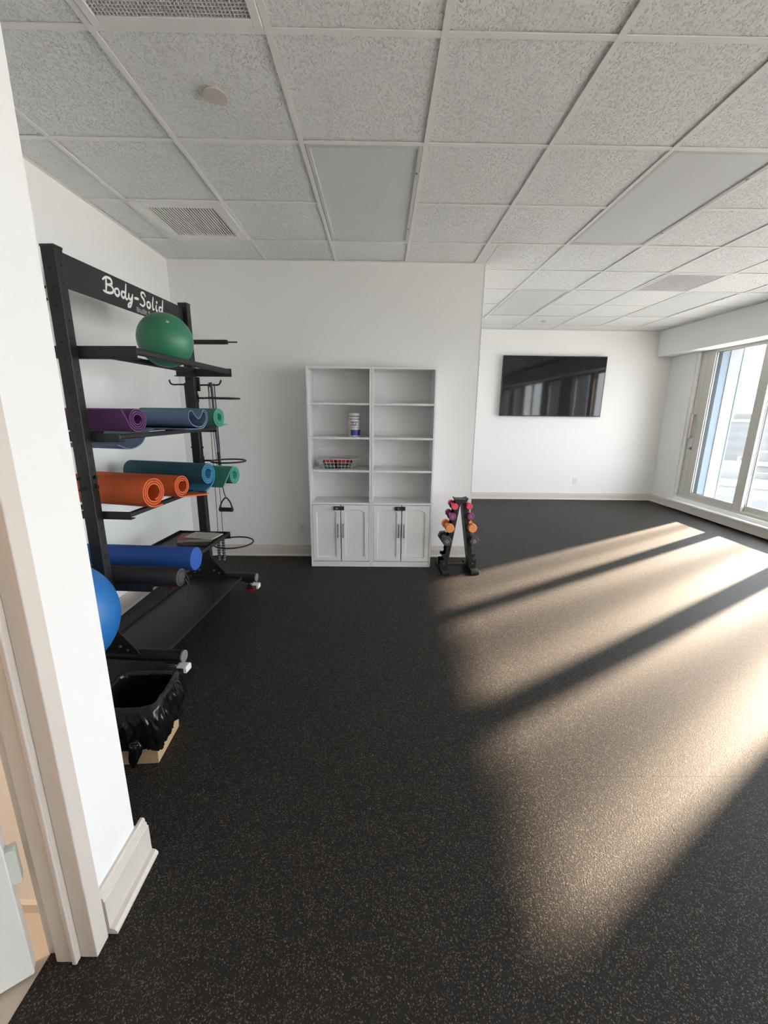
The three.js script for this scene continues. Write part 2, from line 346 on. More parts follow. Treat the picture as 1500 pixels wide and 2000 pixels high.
// ------------------------------------------------------------------ window: aluminium sliding frames in the right wall
function pane(parent, x, y0, y1, z0, z1) {
  const g = mesh('pane', [B(x - 0.003, x + 0.003, y0, y1, z0, z1)], M.glass, parent);
  mesh('gasket', [B(x - 0.009, x + 0.009, y0 - 0.002, y0 + 0.004, z0, z1), B(x - 0.009, x + 0.009, y1 - 0.004, y1 + 0.002, z0, z1), B(x - 0.009, x + 0.009, y0, y1, z0 - 0.002, z0 + 0.004), B(x - 0.009, x + 0.009, y0, y1, z1 - 0.004, z1 + 0.002)], M.gasket, parent);
  return g;
}
function sash(parent, x, z0, z1, gz0, gz1, y0 = 0.215, y1 = 2.368, gy0 = 0.303, gy1 = 2.306) {
  const s = mesh('sash_frame', [RB(x - 0.02, x + 0.02, y0, y1, z0, gz0), RB(x - 0.02, x + 0.02, y0, y1, gz1, z1), RB(x - 0.02, x + 0.02, y0, gy0, gz0, gz1), RB(x - 0.02, x + 0.02, gy1, y1, gz0, gz1)], M.alu, parent);
  pane(parent, x, gy0, gy1, gz0, gz1);
  return s;
}
{
  const w = struct('window_1', 'sliding window with beige metal frames');
  // outer frame, tracks, post
  mesh('window_frame', [RB(4.70, 4.80, 0.2, 2.372, -6.40, -6.285), RB(4.70, 4.80, 0.2, 0.216, -6.285, -3.33), RB(4.70, 4.80, 2.366, 2.38, -6.285, -3.33)], M.alu, w);
  mesh('track', [RB(4.69, 4.698, 0.2, 0.235, -6.40, -3.34), RB(4.745, 4.751, 0.2, 0.232, -6.285, -3.34)], M.alu, w);
  const s1 = sash(w, 4.722, -6.285, -5.235, -6.15, -5.372);
  sash(w, 4.772, -5.372, -4.345, -5.236, -4.36);
  mesh('post', [RB(4.70, 4.80, 0.2, 2.372, -4.345, -4.165)], M.alu, w);
  sash(w, 4.742, -4.165, -3.34, -4.15, -3.36);
  mesh('pull_handle', [RB(4.632, 4.656, 1.10, 1.465, -6.352, -6.304, 0.008, 3), RB(4.65, 4.705, 1.115, 1.14, -6.345, -6.311), RB(4.65, 4.705, 1.425, 1.45, -6.345, -6.311)], std(lin(0.50, 0.42, 0.35), 0.4, { metalness: 0.3 }), w);
  mesh('lock_cylinder', [cyl([4.70, 0.955, -6.30], [4.672, 0.955, -6.30], 0.02, 20), RB(4.662, 4.674, 0.947, 0.963, -6.318, -6.282)], M.nickel, w);
  mesh('casing', [RB(4.655, 4.70, 0.14, 2.35, -6.51, -6.455, 0.006), RB(4.672, 4.70, 0.14, 2.35, -6.455, -6.40, 0.004)], M.sillWhite, w);
  mesh('sill', [RB(4.585, 4.715, 0.128, 0.152, -6.515, 3.55, 0.006), RB(4.66, 4.715, 0.15, 0.198, -6.45, 3.55, 0.004)], M.sillWhite, w);
  mesh('apron', [RB(4.605, 4.68, 0.018, 0.128, -6.505, 3.55, 0.003)], M.trim, w);
}
{ // the windows further along, which the television mirrors
  let n = 2;
  for (const [a, b, k] of [[-2.65, -1.72, 1], [-1.34, 1.34, 3], [1.68, 3.0, 2]]) {
    const w = struct('window_' + n++);
    mesh('window_frame', [RB(4.70, 4.80, 0.2, 0.216, a, b), RB(4.70, 4.80, 2.366, 2.38, a, b)], M.alu, w);
    for (let i = 0; i < k; i++) { const z0 = a + (b - a) * i / k, z1 = a + (b - a) * (i + 1) / k; sash(w, i % 2 ? 4.772 : 4.732, z0, z1, z0 + 0.07, z1 - 0.07); }
  }
}

// ------------------------------------------------------------------ doorway on the near left, with the next room
{
  const d = struct('door_1', 'open white door on the doorway jamb');
  const Z = -0.862;
  mesh('casing', [RB(-0.801, -0.756, 0, 2.2, -0.863, -0.816, 0.003)], M.trim, d);
  mesh('jamb', [RB(-0.86, -0.801, 0, 2.1, -0.863, -0.805, 0.004, 3), RB(-0.814, -0.8012, 0, 2.1, -0.807, -0.799, 0.003, 3), RB(-0.895, -0.8602, 0, 2.1, -0.863, -0.824, 0.003)], M.trim, d);
  mesh('far_jamb', [RB(XS2, XS + 0.004, 0, 2.12, 0.10, 0.14, 0.003)], M.trim, d);
  mesh('head_jamb', [RB(XS2, XS + 0.004, 2.1, 2.14, -0.862, 0.14, 0.003)], M.trim, d);
  const leaf = new THREE.Group(); leaf.name = 'door_leaf'; d.add(leaf);
  leaf.position.set(-0.892, 0, -0.776); leaf.rotation.y = Math.PI - 0.628 + 2 * 0.628;
  // local x runs along the leaf from the hinge
  mesh('panel', [RB(0, 0.86, 0.012, 2.09, -0.0, 0.042, 0.003)], M.doorWhite, leaf);
  for (const y of [0.36, 1.1, 1.85]) mesh('hinge', [RB(-0.02, 0.004, y - 0.05, y + 0.05, 0.002, 0.03, 0.002), cyl([-0.012, y - 0.052, 0.016], [-0.012, y + 0.052, 0.016], 0.007, 10)], std(lin(0.66, 0.72, 0.68), 0.4), leaf);
  mesh('knob', [cyl([0.79, 1.0, -0.05], [0.79, 1.0, 0.09], 0.012, 12), new THREE.SphereGeometry(0.028, 18, 12).translate(0.79, 1.0, -0.06), new THREE.SphereGeometry(0.028, 18, 12).translate(0.79, 1.0, 0.1)], M.nickel, leaf);
}
wallMesh('wall_hall', [B(-4.0, XL - 0.15, 0, H + 0.5, ZS, ZS + 0.12), B(-4.15, -4.0, 0, H + 0.5, ZS, ZR)]);
scene.getObjectByName('wall_hall').material = std(lin(0.72, 0.58, 0.46), 0.85);
structMesh('floor_hall', [B(-4.0, XS2, -0.16, -0.001, ZS + 0.05, ZR)], std(lin(0.55, 0.48, 0.41), 0.5));
structMesh('ceiling_hall', [B(-4.0, XS2, H, H + 0.15, ZS, ZR)], M.wall);
structMesh('trim_hall', [B(-3.99, XS2 - 0.005, 0, 0.03, ZS + 0.12, ZS + 0.135)], M.trim);
{
  const t = thing('hall_lamp', 'round ceiling lamp in the room beyond the door', 'lamp', [-2.0, H, -0.2]);
  mesh('base', [cyl([0, -0.03, 0], [0, 0, 0], 0.14, 32)], M.white, t);
  mesh('diffuser', [new THREE.SphereGeometry(0.13, 28, 12, 0, 6.2832, Math.PI / 2, Math.PI / 2).scale(1, 0.5, 1).translate(0, -0.03, 0)], std(lin(0.9, 0.85, 0.75), 0.5, { emissive: lin(1, 0.72, 0.48), emissiveIntensity: 3 }), t);
  const l = new THREE.PointLight(lin(1, 0.80, 0.62), 11); l.position.set(0, -0.14, 0); l.castShadow = true; l.shadow.radius = 5; t.add(l);
}

// ------------------------------------------------------------------ outlets
function outlet(x, y, z, label) {
  const t = thing('wall_outlet', label, 'outlet', [x, y, z]);
  mesh('cover_plate', [RB(-0.037, 0.037, -0.058, 0.058, 0, 0.006, 0.003, 3)], M.white, t);
  for (const s of [-1, 1]) {
    const r = mesh('receptacle', [RB(-0.017, 0.017, s * 0.024 - 0.015, s * 0.024 + 0.015, 0.004, 0.0075, 0.004, 3)], M.white, t);
    mesh('slots', [B(-0.008, -0.006, s * 0.024 - 0.003, s * 0.024 + 0.006, 0.007, 0.0078), B(0.006, 0.008, s * 0.024 - 0.003, s * 0.024 + 0.006, 0.007, 0.0078), cyl([0, s * 0.024 - 0.008, 0.007], [0, s * 0.024 - 0.008, 0.0078], 0.0025, 10)], M.dark, r);
  }
  mesh('screw', [cyl([0, 0, 0.005], [0, 0, 0.0072], 0.003, 10)], M.nickel, t);
}
outlet(-0.785, 0.29, ZB, 'white wall outlet between the storage rack and bookcase');
outlet(3.343, 0.322, ZF, 'white wall outlet low on the wall under the television');

// ------------------------------------------------------------------ television
{
  const t = thing('television', 'large flat black television mounted on the far wall', 'television', [2.766, 1.398, -6.965]);
  mesh('cabinet', [RB(-0.826, 0.826, 0, 0.93, -0.025, 0.012, 0.006), RB(-0.5, 0.5, 0.12, 0.6, -0.04, -0.02, 0.01)], std(lin(0.01, 0.01, 0.011), 0.45), t);
  mesh('bezel', [RB(-0.828, 0.828, 0.92, 0.932, 0.0, 0.016, 0.002), RB(-0.828, 0.828, -0.002, 0.014, 0.0, 0.016, 0.002), RB(-0.828, -0.818, 0.014, 0.92, 0.0, 0.016, 0.002), RB(0.818, 0.828, 0.014, 0.92, 0.0, 0.016, 0.002)], std(lin(0.008, 0.008, 0.009), 0.35), t);
  mesh('screen', [B(-0.818, 0.818, 0.014, 0.92, 0.012, 0.0135)], phys(lin(0.006, 0.006, 0.007), 0.05), t);
  mesh('wall_bracket', [B(-0.3, 0.3, 0.2, 0.6, -0.0545, -0.038)], M.dark, t);
}

// ------------------------------------------------------------------ bookcases
function bookcase(x0, label) {
  const W = 0.565, zf = -3.743, D = 0.294, t = thing('bookcase', label, 'bookcase', [x0 + W / 2, 0, zf - D / 2], 0, 'white bookcases');
  const w = W / 2, d = D / 2, m = M.cabWhite;
  for (const s of [-1, 1]) mesh('side_panel', [RB(s < 0 ? -w : w - 0.018, s < 0 ? -w + 0.018 : w, 0, 1.82, -d, d, 0.0015)], m, t);
  mesh('top_panel', [RB(-w + 0.018, w - 0.018, 1.802, 1.82, -d, d, 0.0015)], m, t);
  mesh('back_panel', [B(-w + 0.018, w - 0.018, 0.05, 1.802, -d + 0.004, -d + 0.009)], m, t);
  for (const y of [1.518, 1.222, 0.926]) mesh('shelf', [RB(-w + 0.018, w - 0.018, y - 0.018, y, -d + 0.009, d - 0.006, 0.0015)], m, t);
  mesh('deck', [RB(-w + 0.018, w - 0.018, 0.608, 0.626, -d + 0.009, d - 0.001, 0.0015)], m, t);
  mesh('bottom_panel', [RB(-w + 0.018, w - 0.018, 0.05, 0.066, -d + 0.009, d - 0.02, 0.0015)], m, t);
  mesh('plinth', [RB(-w + 0.018, w - 0.018, 0, 0.05, d - 0.02, d - 0.002, 0.0015)], m, t);
  // doors: frame with an arched opening, panel set back
  const y0 = 0.055, y1 = 0.604, dw = w - 0.018 - 0.0025, fr = 0.042;
  for (const s of [-1, 1]) {
    const xa = s < 0 ? -w + 0.0195 : 0.0034, xb = xa + dw - 0.0030;
    const sh = new THREE.Shape([[xa, y0], [xb, y0], [xb, y1], [xa, y1]].map((p) => new THREE.Vector2(...p)));
    const hx0 = xa + fr, hx1 = xb - fr, hy0 = y0 + fr, hy1 = y1 - 0.075, cx = (hx0 + hx1) / 2, hw = (hx1 - hx0) / 2;
    const hole = new THREE.Path(); hole.moveTo(hx0, hy0);
    hole.lineTo(hx0, hy1); for (let k = 0; k <= 14; k++) { const u = -1 + 2 * k / 14; hole.lineTo(cx + u * hw, hy1 + 0.03 * Math.pow(1 - u * u, 0.8)); }
    hole.lineTo(hx1, hy0); hole.closePath(); sh.holes.push(hole);
    const door = mesh('door', [new THREE.ExtrudeGeometry(sh, { depth: 0.011, bevelEnabled: true, bevelThickness: 0.004, bevelSize: 0.005, bevelOffset: -0.005, bevelSegments: 2, curveSegments: 6 }).translate(0, 0, d - 0.0155), B(xa + 0.006, xb - 0.006, y0 + 0.006, y1 - 0.006, d - 0.0185, d - 0.0115)], m, t);
    const hx = s < 0 ? xb - 0.022 : xa + 0.02;
    mesh('handle', [RB(hx - 0.005, hx + 0.005, 0.295, 0.425, d + 0.02, d + 0.029, 0.003, 3), RB(hx - 0.005, hx + 0.005, 0.295, 0.307, d - 0.002, d + 0.024, 0.002), RB(hx - 0.005, hx + 0.005, 0.413, 0.425, d - 0.002, d + 0.024, 0.002)], M.nickel, door);
  }
  const [lock] = each('latch_lock', [RB(-0.063, -0.006, 0.558, 0.594, d - 0.001, d + 0.018, 0.003), RB(-0.003, 0.033, 0.558, 0.594, d - 0.001, d + 0.016, 0.003)], M.lockDark, t);
  mesh('key_cylinder', [cyl([-0.033, 0.577, d + 0.017], [-0.033, 0.577, d + 0.026], 0.011, 20), B(-0.0335, -0.0325, 0.571, 0.583, d + 0.0255, d + 0.0265)], M.chrome, lock);
  return t;
}
bookcase(-0.6475, 'white bookcase holding the wipes canister and the wire basket');
bookcase(-0.0805, 'empty white bookcase next to the dumbbell stand');

{ // wipes canister
  const t = thing('wipes_canister', 'white wipes canister with a blue and yellow label on the shelf', 'canister', [-0.239, 1.222, -3.86], -0.25);
  const lab = canvas(512, 256, (g) => {
    g.fillStyle = '#ebe6ea'; g.fillRect(0, 0, 512, 256);
    g.fillStyle = '#2a3b6a'; g.fillRect(0, 0, 512, 10);
    g.fillStyle = '#d8c66a'; g.fillRect(180, 8, 26, 248); g.fillStyle = '#9fb36a'; g.fillRect(172, 120, 14, 100);
    g.fillStyle = '#27459c'; g.fillRect(206, 168, 306, 88);
    g.fillStyle = '#1a2550'; g.fillRect(330, 168, 90, 40); g.fillRect(290, 215, 50, 30);
    g.strokeStyle = '#6a5590'; g.lineWidth = 9; g.lineCap = 'round';
    for (const [x, y, k] of [[215, 38, 5], [220, 78, 4]]) for (let i = 0; i < k; i++) { g.beginPath(); g.moveTo(x + i * 22, y + rr(-6, 6)); g.lineTo(x + i * 22 + rr(-4, 8), y + 28 + rr(-5, 5)); g.lineTo(x + i * 22 + 14, y + rr(4, 20)); g.stroke(); }
    g.strokeStyle = '#a5607f'; g.lineWidth = 6; for (let i = 0; i < 6; i++) { g.beginPath(); g.moveTo(216 + i * 17, 124 + rr(-5, 5)); g.lineTo(226 + i * 17, 140 + rr(-5, 5)); g.stroke(); }
  });
  mesh('tub', [new THREE.LatheGeometry([[0.001, 0], [0.049, 0], [0.052, 0.004], [0.052, 0.168], [0.050, 0.172], [0.050, 0.176], [0.001, 0.176]].map((p) => new THREE.Vector2(...p)), 48)], M.white, t);
  const sl = new THREE.CylinderGeometry(0.0526, 0.0526, 0.148, 64, 1, true).translate(0, 0.086, 0); mesh('label', [sl], std(lin(1, 1, 1), 0.35, { map: lab, side: THREE.DoubleSide }), t);
  t.children[1].rotation.y = 3.35;
  const lid = mesh('lid', [new THREE.LatheGeometry([[0.001, 0.214], [0.030, 0.214], [0.032, 0.211], [0.047, 0.211], [0.051, 0.206], [0.052, 0.178], [0.001, 0.178]].reverse().map((p) => new THREE.Vector2(...p)), 48)], M.white, t);
  mesh('flip_tab', [RB(-0.012, 0.012, 0.211, 0.218, -0.02, 0.03, 0.003)], M.white, lid);
}
{ // wire basket and what lies in it
  const X = -0.39, Y = 0.926, Z = -3.872, t = thing('wire_basket', 'white wire basket with red and green grips inside on the shelf', 'basket', [X, Y, Z], 0.02);
  const bw = 0.150, tw = 0.186, bd = 0.075, td = 0.098, h = 0.092, r = 0.0017, P = (u, s, v) => { const k = v / h; return [s[0] * (bw + (tw - bw) * k) * (s[2] ? 1 : u), v + 0.002, s[2] ? s[2] * (bd + (td - bd) * k) * u : s[1] * (bd + (td - bd) * k)]; };
  const face = (side, n, name) => {
    const g = [], at = (u, v) => { const k = v / h, W = bw + (tw - bw) * k, D = bd + (td - bd) * k; return side === 'f' ? [W * u, v + 0.002, D] : side === 'b' ? [W * u, v + 0.002, -D] : side === 'r' ? [W, v + 0.002, D * u] : [-W, v + 0.002, D * u]; };
    for (let i = 0; i <= n; i++) { const u = -1 + 2 * i / n; g.push(cyl(at(u, 0), at(u, h), r, 6)); }
    for (const v of [0, h * 0.33, h * 0.66]) g.push(cyl(at(-1, v), at(1, v), r, 6));
    g.push(cyl(at(-1, h), at(1, h), 0.0028, 8));
    mesh(name, g, M.white, t);
  };
  face('f', 10, 'front_mesh'); face('b', 10, 'back_mesh'); face('l', 5, 'side_mesh'); face('r', 5, 'side_mesh');
  const g = []; for (let i = 0; i <= 10; i++) { const u = -bw + 2 * bw * i / 10; g.push(cyl([u, 0.002, -bd], [u, 0.002, bd], r, 6)); } mesh('bottom_mesh', g, M.white, t);
  // foam hand grips: red over green
  const red = std(lin(0.42, 0.012, 0.03), 0.55), green = std(lin(0.012, 0.10, 0.065), 0.55);
  const grip = (n, lab, mat, x, y, z, turn, tilt) => {
    const q = thing('hand_grip', lab, 'hand grip', [X + x, Y + y, Z + z], turn, 'grips in the wire basket'); q.rotation.z = tilt;
    mesh('foam_sleeve', [new THREE.LatheGeometry([[0.001, -0.05], [0.016, -0.05], [0.021, -0.045], [0.0185, -0.02], [0.020, 0], [0.0185, 0.02], [0.021, 0.045], [0.016, 0.05], [0.001, 0.05]].map((p) => new THREE.Vector2(...p)), 18).rotateZ(Math.PI / 2)], mat, q);
    each('end_cap', [cyl([-0.054, 0, 0], [-0.049, 0, 0], 0.012, 14), cyl([0.049, 0, 0], [0.054, 0, 0], 0.012, 14)], M.dark, q);
  };
  const gl = 'dark green foam hand grip at the bottom of the wire basket', rl = 'red foam hand grip lying on top in the wire basket';
  for (const [x, z, a] of [[-0.075, 0.035, 0.1], [0.05, 0.04, -0.12], [-0.06, -0.03, 0], [0.055, -0.03, 0.1]]) grip(0, gl, green, x, 0.026, z, a, 0);
  for (const [x, z, a, b] of [[-0.085, 0.03, 0.25, 0.05], [0.03, 0.035, 0.1, 0.0], [0.075, -0.01, -0.4, 0.03], [-0.04, -0.025, -0.1, 0]]) grip(0, rl, red, x, 0.066, z, a, b);
}

// ------------------------------------------------------------------ dumbbell stand and dumbbells
const DZ = -3.715, DTURN = 0.06;
{
  const t = thing('dumbbell_stand', 'black A-shaped dumbbell stand beside the bookcase', 'dumbbell stand', [0.735, 0, DZ], DTURN);
  const P = { low: [0.128, 0.05], top: [0.030, 0.66] };
  for (const s of [-1, 1]) {
    // column plate: leaning strip with a cup cut into a tooth on its outer edge at each level
    const at = (k, off) => { const x = P.low[0] + (P.top[0] - P.low[0]) * k, y = P.low[1] + (P.top[1] - P.low[1]) * k; return [s * (x + off), y]; };
    const out = [], inn = []; const lv = [0.20, 0.405, 0.60, 0.78, 0.945];
    inn.push(at(0, -0.025)); inn.push(at(1, -0.022));
    out.push(at(1, 0.012));
    for (const k of [...lv].reverse()) { out.push(at(k + 0.035, 0.018), at(k + 0.012, 0.012), at(k - 0.015, 0.014), at(k - 0.022, 0.036), at(k - 0.005, 0.046), at(k - 0.05, 0.044), at(k - 0.085, 0.018)); }
    out.push(at(0, 0.026));
    const pts = [...inn, ...out].map((p) => new THREE.Vector2(...p));
    if (s < 0) pts.reverse();
    for (const z of [-0.05, 0.05]) mesh('column_plate', [new THREE.ExtrudeGeometry(new THREE.Shape(pts), { depth: 0.004, bevelEnabled: true, bevelSize: 0.0008, bevelThickness: 0.0008, bevelSegments: 1 }).translate(0, 0, z - 0.002)], M.steelB, t);
    const ip = [at(0, -0.025), at(1, -0.022)];
    mesh('spine', [(() => { const sh = new THREE.Shape([[ip[0][0], ip[0][1]], [ip[1][0], ip[1][1]], [ip[1][0] + s * 0.004, ip[1][1]], [ip[0][0] + s * 0.004, ip[0][1]]].map((p) => new THREE.Vector2(...p))); return new THREE.ExtrudeGeometry(sh, { depth: 0.1, bevelEnabled: false }).translate(0, 0, -0.05); })()], M.steelG, t);
    const bx = s * 0.135;
    each('foot_bracket', [RB(bx - 0.036, bx + 0.036, 0.03, 0.105, -0.056, -0.05, 0.001), RB(bx - 0.036, bx + 0.036, 0.03, 0.105, 0.05, 0.056, 0.001)], M.steelB, t);
    const foot = mesh('foot', [RB(bx - 0.035, bx + 0.035, 0.008, 0.036, -0.15, 0.155, 0.004)], M.steelB, t);
    each('foot_pad', [RB(bx - 0.04, bx + 0.04, 0, 0.03, 0.12, 0.165, 0.008, 3), RB(bx - 0.04, bx + 0.04, 0, 0.03, -0.16, -0.12, 0.008, 3)], M.dark, foot);
    mesh('bolt', [cyl([bx, 0.07, 0.056], [bx, 0.07, 0.061], 0.007, 6)], M.nickel, t);
  }
  mesh('cross_bar', [RB(-0.11, 0.11, 0.03, 0.055, -0.02, 0.02, 0.003)], M.steelG, t);
  const sh = new THREE.Shape([[-0.062, 0.69], [-0.03, 0.680], [0.03, 0.680], [0.062, 0.69], [0.036, 0.648], [-0.036, 0.648]].map((p) => new THREE.Vector2(...p)));
  mesh('top_handle', [new THREE.ExtrudeGeometry(sh, { depth: 0.11, bevelEnabled: true, bevelSize: 0.002, bevelThickness: 0.002, bevelSegments: 1 }).translate(0, 0, -0.055)], M.steelB, t);
}
function dumbbell(side, sides, colour, name, r, hl, gl, y, a, rot, mark) {
  const x = 0.735 + side * a;
  const t = thing('dumbbell', `${name} dumbbell on the side of the stand ${side < 0 ? 'next to the bookcase' : 'away from the bookcase'}`, 'dumbbell', [x + Math.sin(DTURN) * 0, y, DZ + (side < 0 ? a : -a) * Math.sin(DTURN)], DTURN, 'dumbbells on the A-shaped stand');
  const m = std(colour, 0.6);
  const head = (z, s) => {
    const n = sides, sh = new THREE.Shape(); for (let k = 0; k < n; k++) { const q = rot + k * 2 * Math.PI / n, p = [Math.cos(q) * r * 0.94, Math.sin(q) * r * 0.94]; k ? sh.lineTo(...p) : sh.moveTo(...p); } sh.closePath();
    return new THREE.ExtrudeGeometry(sh, { depth: hl * 0.6, bevelEnabled: true, bevelSize: r * 0.13, bevelOffset: -r * 0.06, bevelThickness: hl * 0.2, bevelSegments: 3 }).translate(0, 0, z - hl * 0.3);
  };
  for (const s of [-1, 1]) mesh('head', [head(s * (gl / 2 + hl / 2), s)], m, t);
  mesh('grip', [new THREE.LatheGeometry([[r * 0.42, -gl / 2 - 0.004], [r * 0.36, -gl / 4], [r * 0.42, 0], [r * 0.36, gl / 4], [r * 0.42, gl / 2 + 0.004]].map((p) => new THREE.Vector2(...p)), 18).rotateX(Math.PI / 2)], m, t);
  if (mark) {
    const zf = gl / 2 + hl + 0.0006, mm = std(lin(0.55, 0.55, 0.57), 0.5);
    const g = mark === 'ring' ? [new THREE.RingGeometry(r * 0.17, r * 0.25, 20).translate(0, 0, zf)]
      : [new THREE.RingGeometry(r * 0.16, r * 0.25, 20).scale(0.8, 1.15, 1).translate(r * 0.12, 0, zf), new THREE.PlaneGeometry(r * 0.08, r * 0.52).translate(-r * 0.25, 0, zf)];
    mesh('weight_mark', g.map((q) => q.rotateZ(mark === 'ring' ? 0 : side < 0 ? -0.9 : -1.4)), mm, t);
  }
}
for (const s of [-1, 1]) {
  dumbbell(s, 14, lin(0.85, 0.085, 0.15), 'pink', 0.029, 0.042, 0.105, 0.626, 0.066, 0.2);
  dumbbell(s, 8, lin(0.30, 0.055, 0.19), 'purple', 0.034, 0.046, 0.105, 0.533, 0.083, 0.5, 'ring');
  dumbbell(s, 14, lin(0.96, 0.33, 0.11), 'orange', 0.041, 0.052, 0.105, 0.425, 0.104, 0.3);
  dumbbell(s, 6, lin(0.085, 0.085, 0.087), 'dark grey', 0.048, 0.058, 0.105, 0.305, 0.127, 0.1, 'ten');
}

// ------------------------------------------------------------------ storage rack (local x = out into the room, local -z = along its length)
const RN = [-1.465, 0, -2.07], RT = -0.0672, RL = 1.118;
const rackAt = (a, y, l) => { const c = Math.cos(RT), s = Math.sin(RT), z = -l; return [RN[0] + a * c + z * s, y, RN[2] - a * s + z * c]; };
{
  const t = thing('storage_rack', 'tall black steel gym storage rack on casters with a white-lettered banner', 'rack', RN, RT);
  const HX = 0.033, HZ = 0.025;
  for (const l of [0, RL]) {
    const up = mesh('upright', [RB(-HX, HX, 0.13, l ? 2.165 : 2.14, -l - HZ, -l + HZ, 0.006, 3)], M.steelB, t);
    mesh('top_cap', [RB(-HX - 0.002, HX + 0.002, l ? 2.16 : 2.135, l ? 2.172 : 2.147, -l - HZ - 0.002, -l + HZ + 0.002, 0.005, 3)], M.steelG, up);
    const hs = [];
    for (let y = 0.3; y < 2.05; y += 0.076) { hs.push(cyl([0, y, -l + HZ], [0, y, -l + HZ + 0.0004], 0.0065, 12)); hs.push(cyl([HX, y + 0.02, -l], [HX + 0.0004, y + 0.02, -l], 0.0055, 12)); }
    mesh('peg_holes', hs, M.hole, up).userData.kind = 'stuff';
    // foot tube with grey end plugs
    const foot = mesh('foot_tube', [cyl([-0.385, 0.127, -l], [0.388, 0.127, -l], 0.034, 28)], M.steelB, t);
    each('end_plug', [cyl([0.386, 0.127, -l], [0.396, 0.127, -l], 0.0335, 28), cyl([-0.393, 0.127, -l], [-0.383, 0.127, -l], 0.0335, 28)], M.capGrey, foot);
    // gusset plates
    for (const s of [-1, 1]) {
      const sh = new THREE.Shape([[s * HX * 0.6, 0.145], [s * 0.16, 0.145], [s * 0.155, 0.165], [s * (HX + 0.008), 0.30], [s * HX * 0.6, 0.30]].map((p) => new THREE.Vector2(...p)));
      mesh('gusset', [new THREE.ExtrudeGeometry(sh, { depth: 0.006, bevelEnabled: false }).translate(0, 0, -l + HZ)], M.steelB, t);
      each('bolt', [cyl([s * 0.06, 0.19, -l + HZ + 0.006], [s * 0.06, 0.19, -l + HZ + 0.014], 0.009, 6), cyl([s * 0.10, 0.17, -l + HZ + 0.006], [s * 0.10, 0.17, -l + HZ + 0.012], 0.007, 6)], M.nickel, t);
    }
    // casters
    for (const a of [0.335, -0.335]) {
      const c = mesh('caster', [RB(a - 0.034, a + 0.034, 0.088, 0.094, -l - 0.03, -l + 0.03, 0.002), cyl([a, 0.07, -l], [a, 0.09, -l], 0.018, 16), RB(a - 0.02, a + 0.024, 0.028, 0.074, -l - 0.019, -l - 0.015, 0.002), RB(a - 0.02, a + 0.024, 0.028, 0.074, -l + 0.015, -l + 0.019, 0.002)], M.chrome, t);
      mesh('wheel', [new THREE.LatheGeometry([[0.001, -0.011], [0.029, -0.011], [0.032, -0.007], [0.032, 0.007], [0.029, 0.011], [0.001, 0.011]].map((p) => new THREE.Vector2(...p)), 28).rotateX(Math.PI / 2).translate(a, 0.032, -l)], l ? M.redWheel : M.dark, c);
      mesh('brake_tab', [RB(a + 0.022, a + 0.074, 0.066, 0.073, -l - 0.026, -l + 0.026, 0.002), RB(a + 0.060, a + 0.078, 0.038, 0.071, -l - 0.028, -l + 0.028, 0.003)], std(lin(0.82, 0.82, 0.82), 0.4), c);
    }
  }
  // banner with the maker's lettering printed on it
  const bt = canvas(2048, 300, (g, w, h) => {
    g.fillStyle = 'rgb(26,28,30)'; g.fillRect(0, 0, w, h);
    g.lineCap = 'round'; g.lineJoin = 'round';
    const S = (pts, wd = 15) => {                    // brush stroke: pressure swells in the middle
      const c = new THREE.CatmullRomCurve3(pts.map(([x, y]) => V(x, y, 0)), false, 'centripetal'), n = 60; g.fillStyle = '#e6e6e2';
      for (let i = 0; i <= n; i++) { const p = c.getPoint(i / n), k = 0.62 + 0.45 * Math.sin(Math.PI * (0.1 + 0.8 * i / n)); g.beginPath(); g.ellipse(p.x, p.y, wd * 0.5 * k, wd * 0.62 * k, 0.5, 0, 6.3); g.fill(); }
    };
    const W = 23;
    // B
    S([[596, 62], [590, 120], [574, 190]], W); S([[548, 78], [600, 44], [668, 46], [676, 84], [628, 110], [584, 116]], W); S([[604, 112], [672, 118], [690, 152], [650, 186], [566, 196], [540, 190]], W);
    // o
    S([[758, 112], [718, 130], [712, 176], [744, 190], [776, 160], [770, 122], [750, 112]], W);
    // d
    S([[868, 120], [826, 126], [812, 170], [836, 188], [872, 152]], W); S([[904, 30], [888, 100], [872, 160], [886, 188], [908, 178]], W);
    // y
    S([[938, 118], [930, 160], [952, 176], [986, 140]], W); S([[1000, 112], [980, 180], [938, 252], [902, 260], [914, 232], [980, 190]], W);
    // -
    S([[1034, 138], [1098, 132]], W + 2);
    // S
    S([[1238, 66], [1214, 36], [1168, 46], [1164, 82], [1200, 112], [1208, 160], [1168, 192], [1122, 182]], W);
    // o
    S([[1298, 114], [1262, 130], [1256, 174], [1286, 188], [1316, 160], [1310, 122], [1292, 114]], W);
    // l
    S([[1392, 40], [1366, 130], [1366, 184], [1388, 178]], W);
    // i
    S([[1442, 118], [1430, 160], [1440, 186], [1458, 176]], W); S([[1456, 78], [1458, 82]], W + 4);
    // d
    S([[1552, 120], [1508, 128], [1496, 170], [1520, 188], [1556, 152]], W); S([[1592, 26], [1574, 100], [1558, 160], [1572, 188], [1598, 176]], W);
    g.font = '72px sans-serif'; g.lineWidth = 4; g.strokeStyle = '#b4b4b4'; g.fillStyle = 'rgb(26,28,30)';
    g.save(); g.translate(1040, 282); g.scale(1.3, 1); g.strokeText('Built for Life', 0, 0); g.restore();
  });
  const ban = mesh('banner', [RB(-0.006, -0.001, 1.99, 2.14, -RL + HZ, -HZ, 0.001)], M.steelG, t);
  const pr = new THREE.PlaneGeometry(RL - 2 * HZ - 0.004, 0.146).rotateY(Math.PI / 2).translate(-0.0004, 2.065, -RL / 2);
  mesh('banner_print', [pr], std(lin(1, 1, 1), 0.5, { map: bt }), ban);
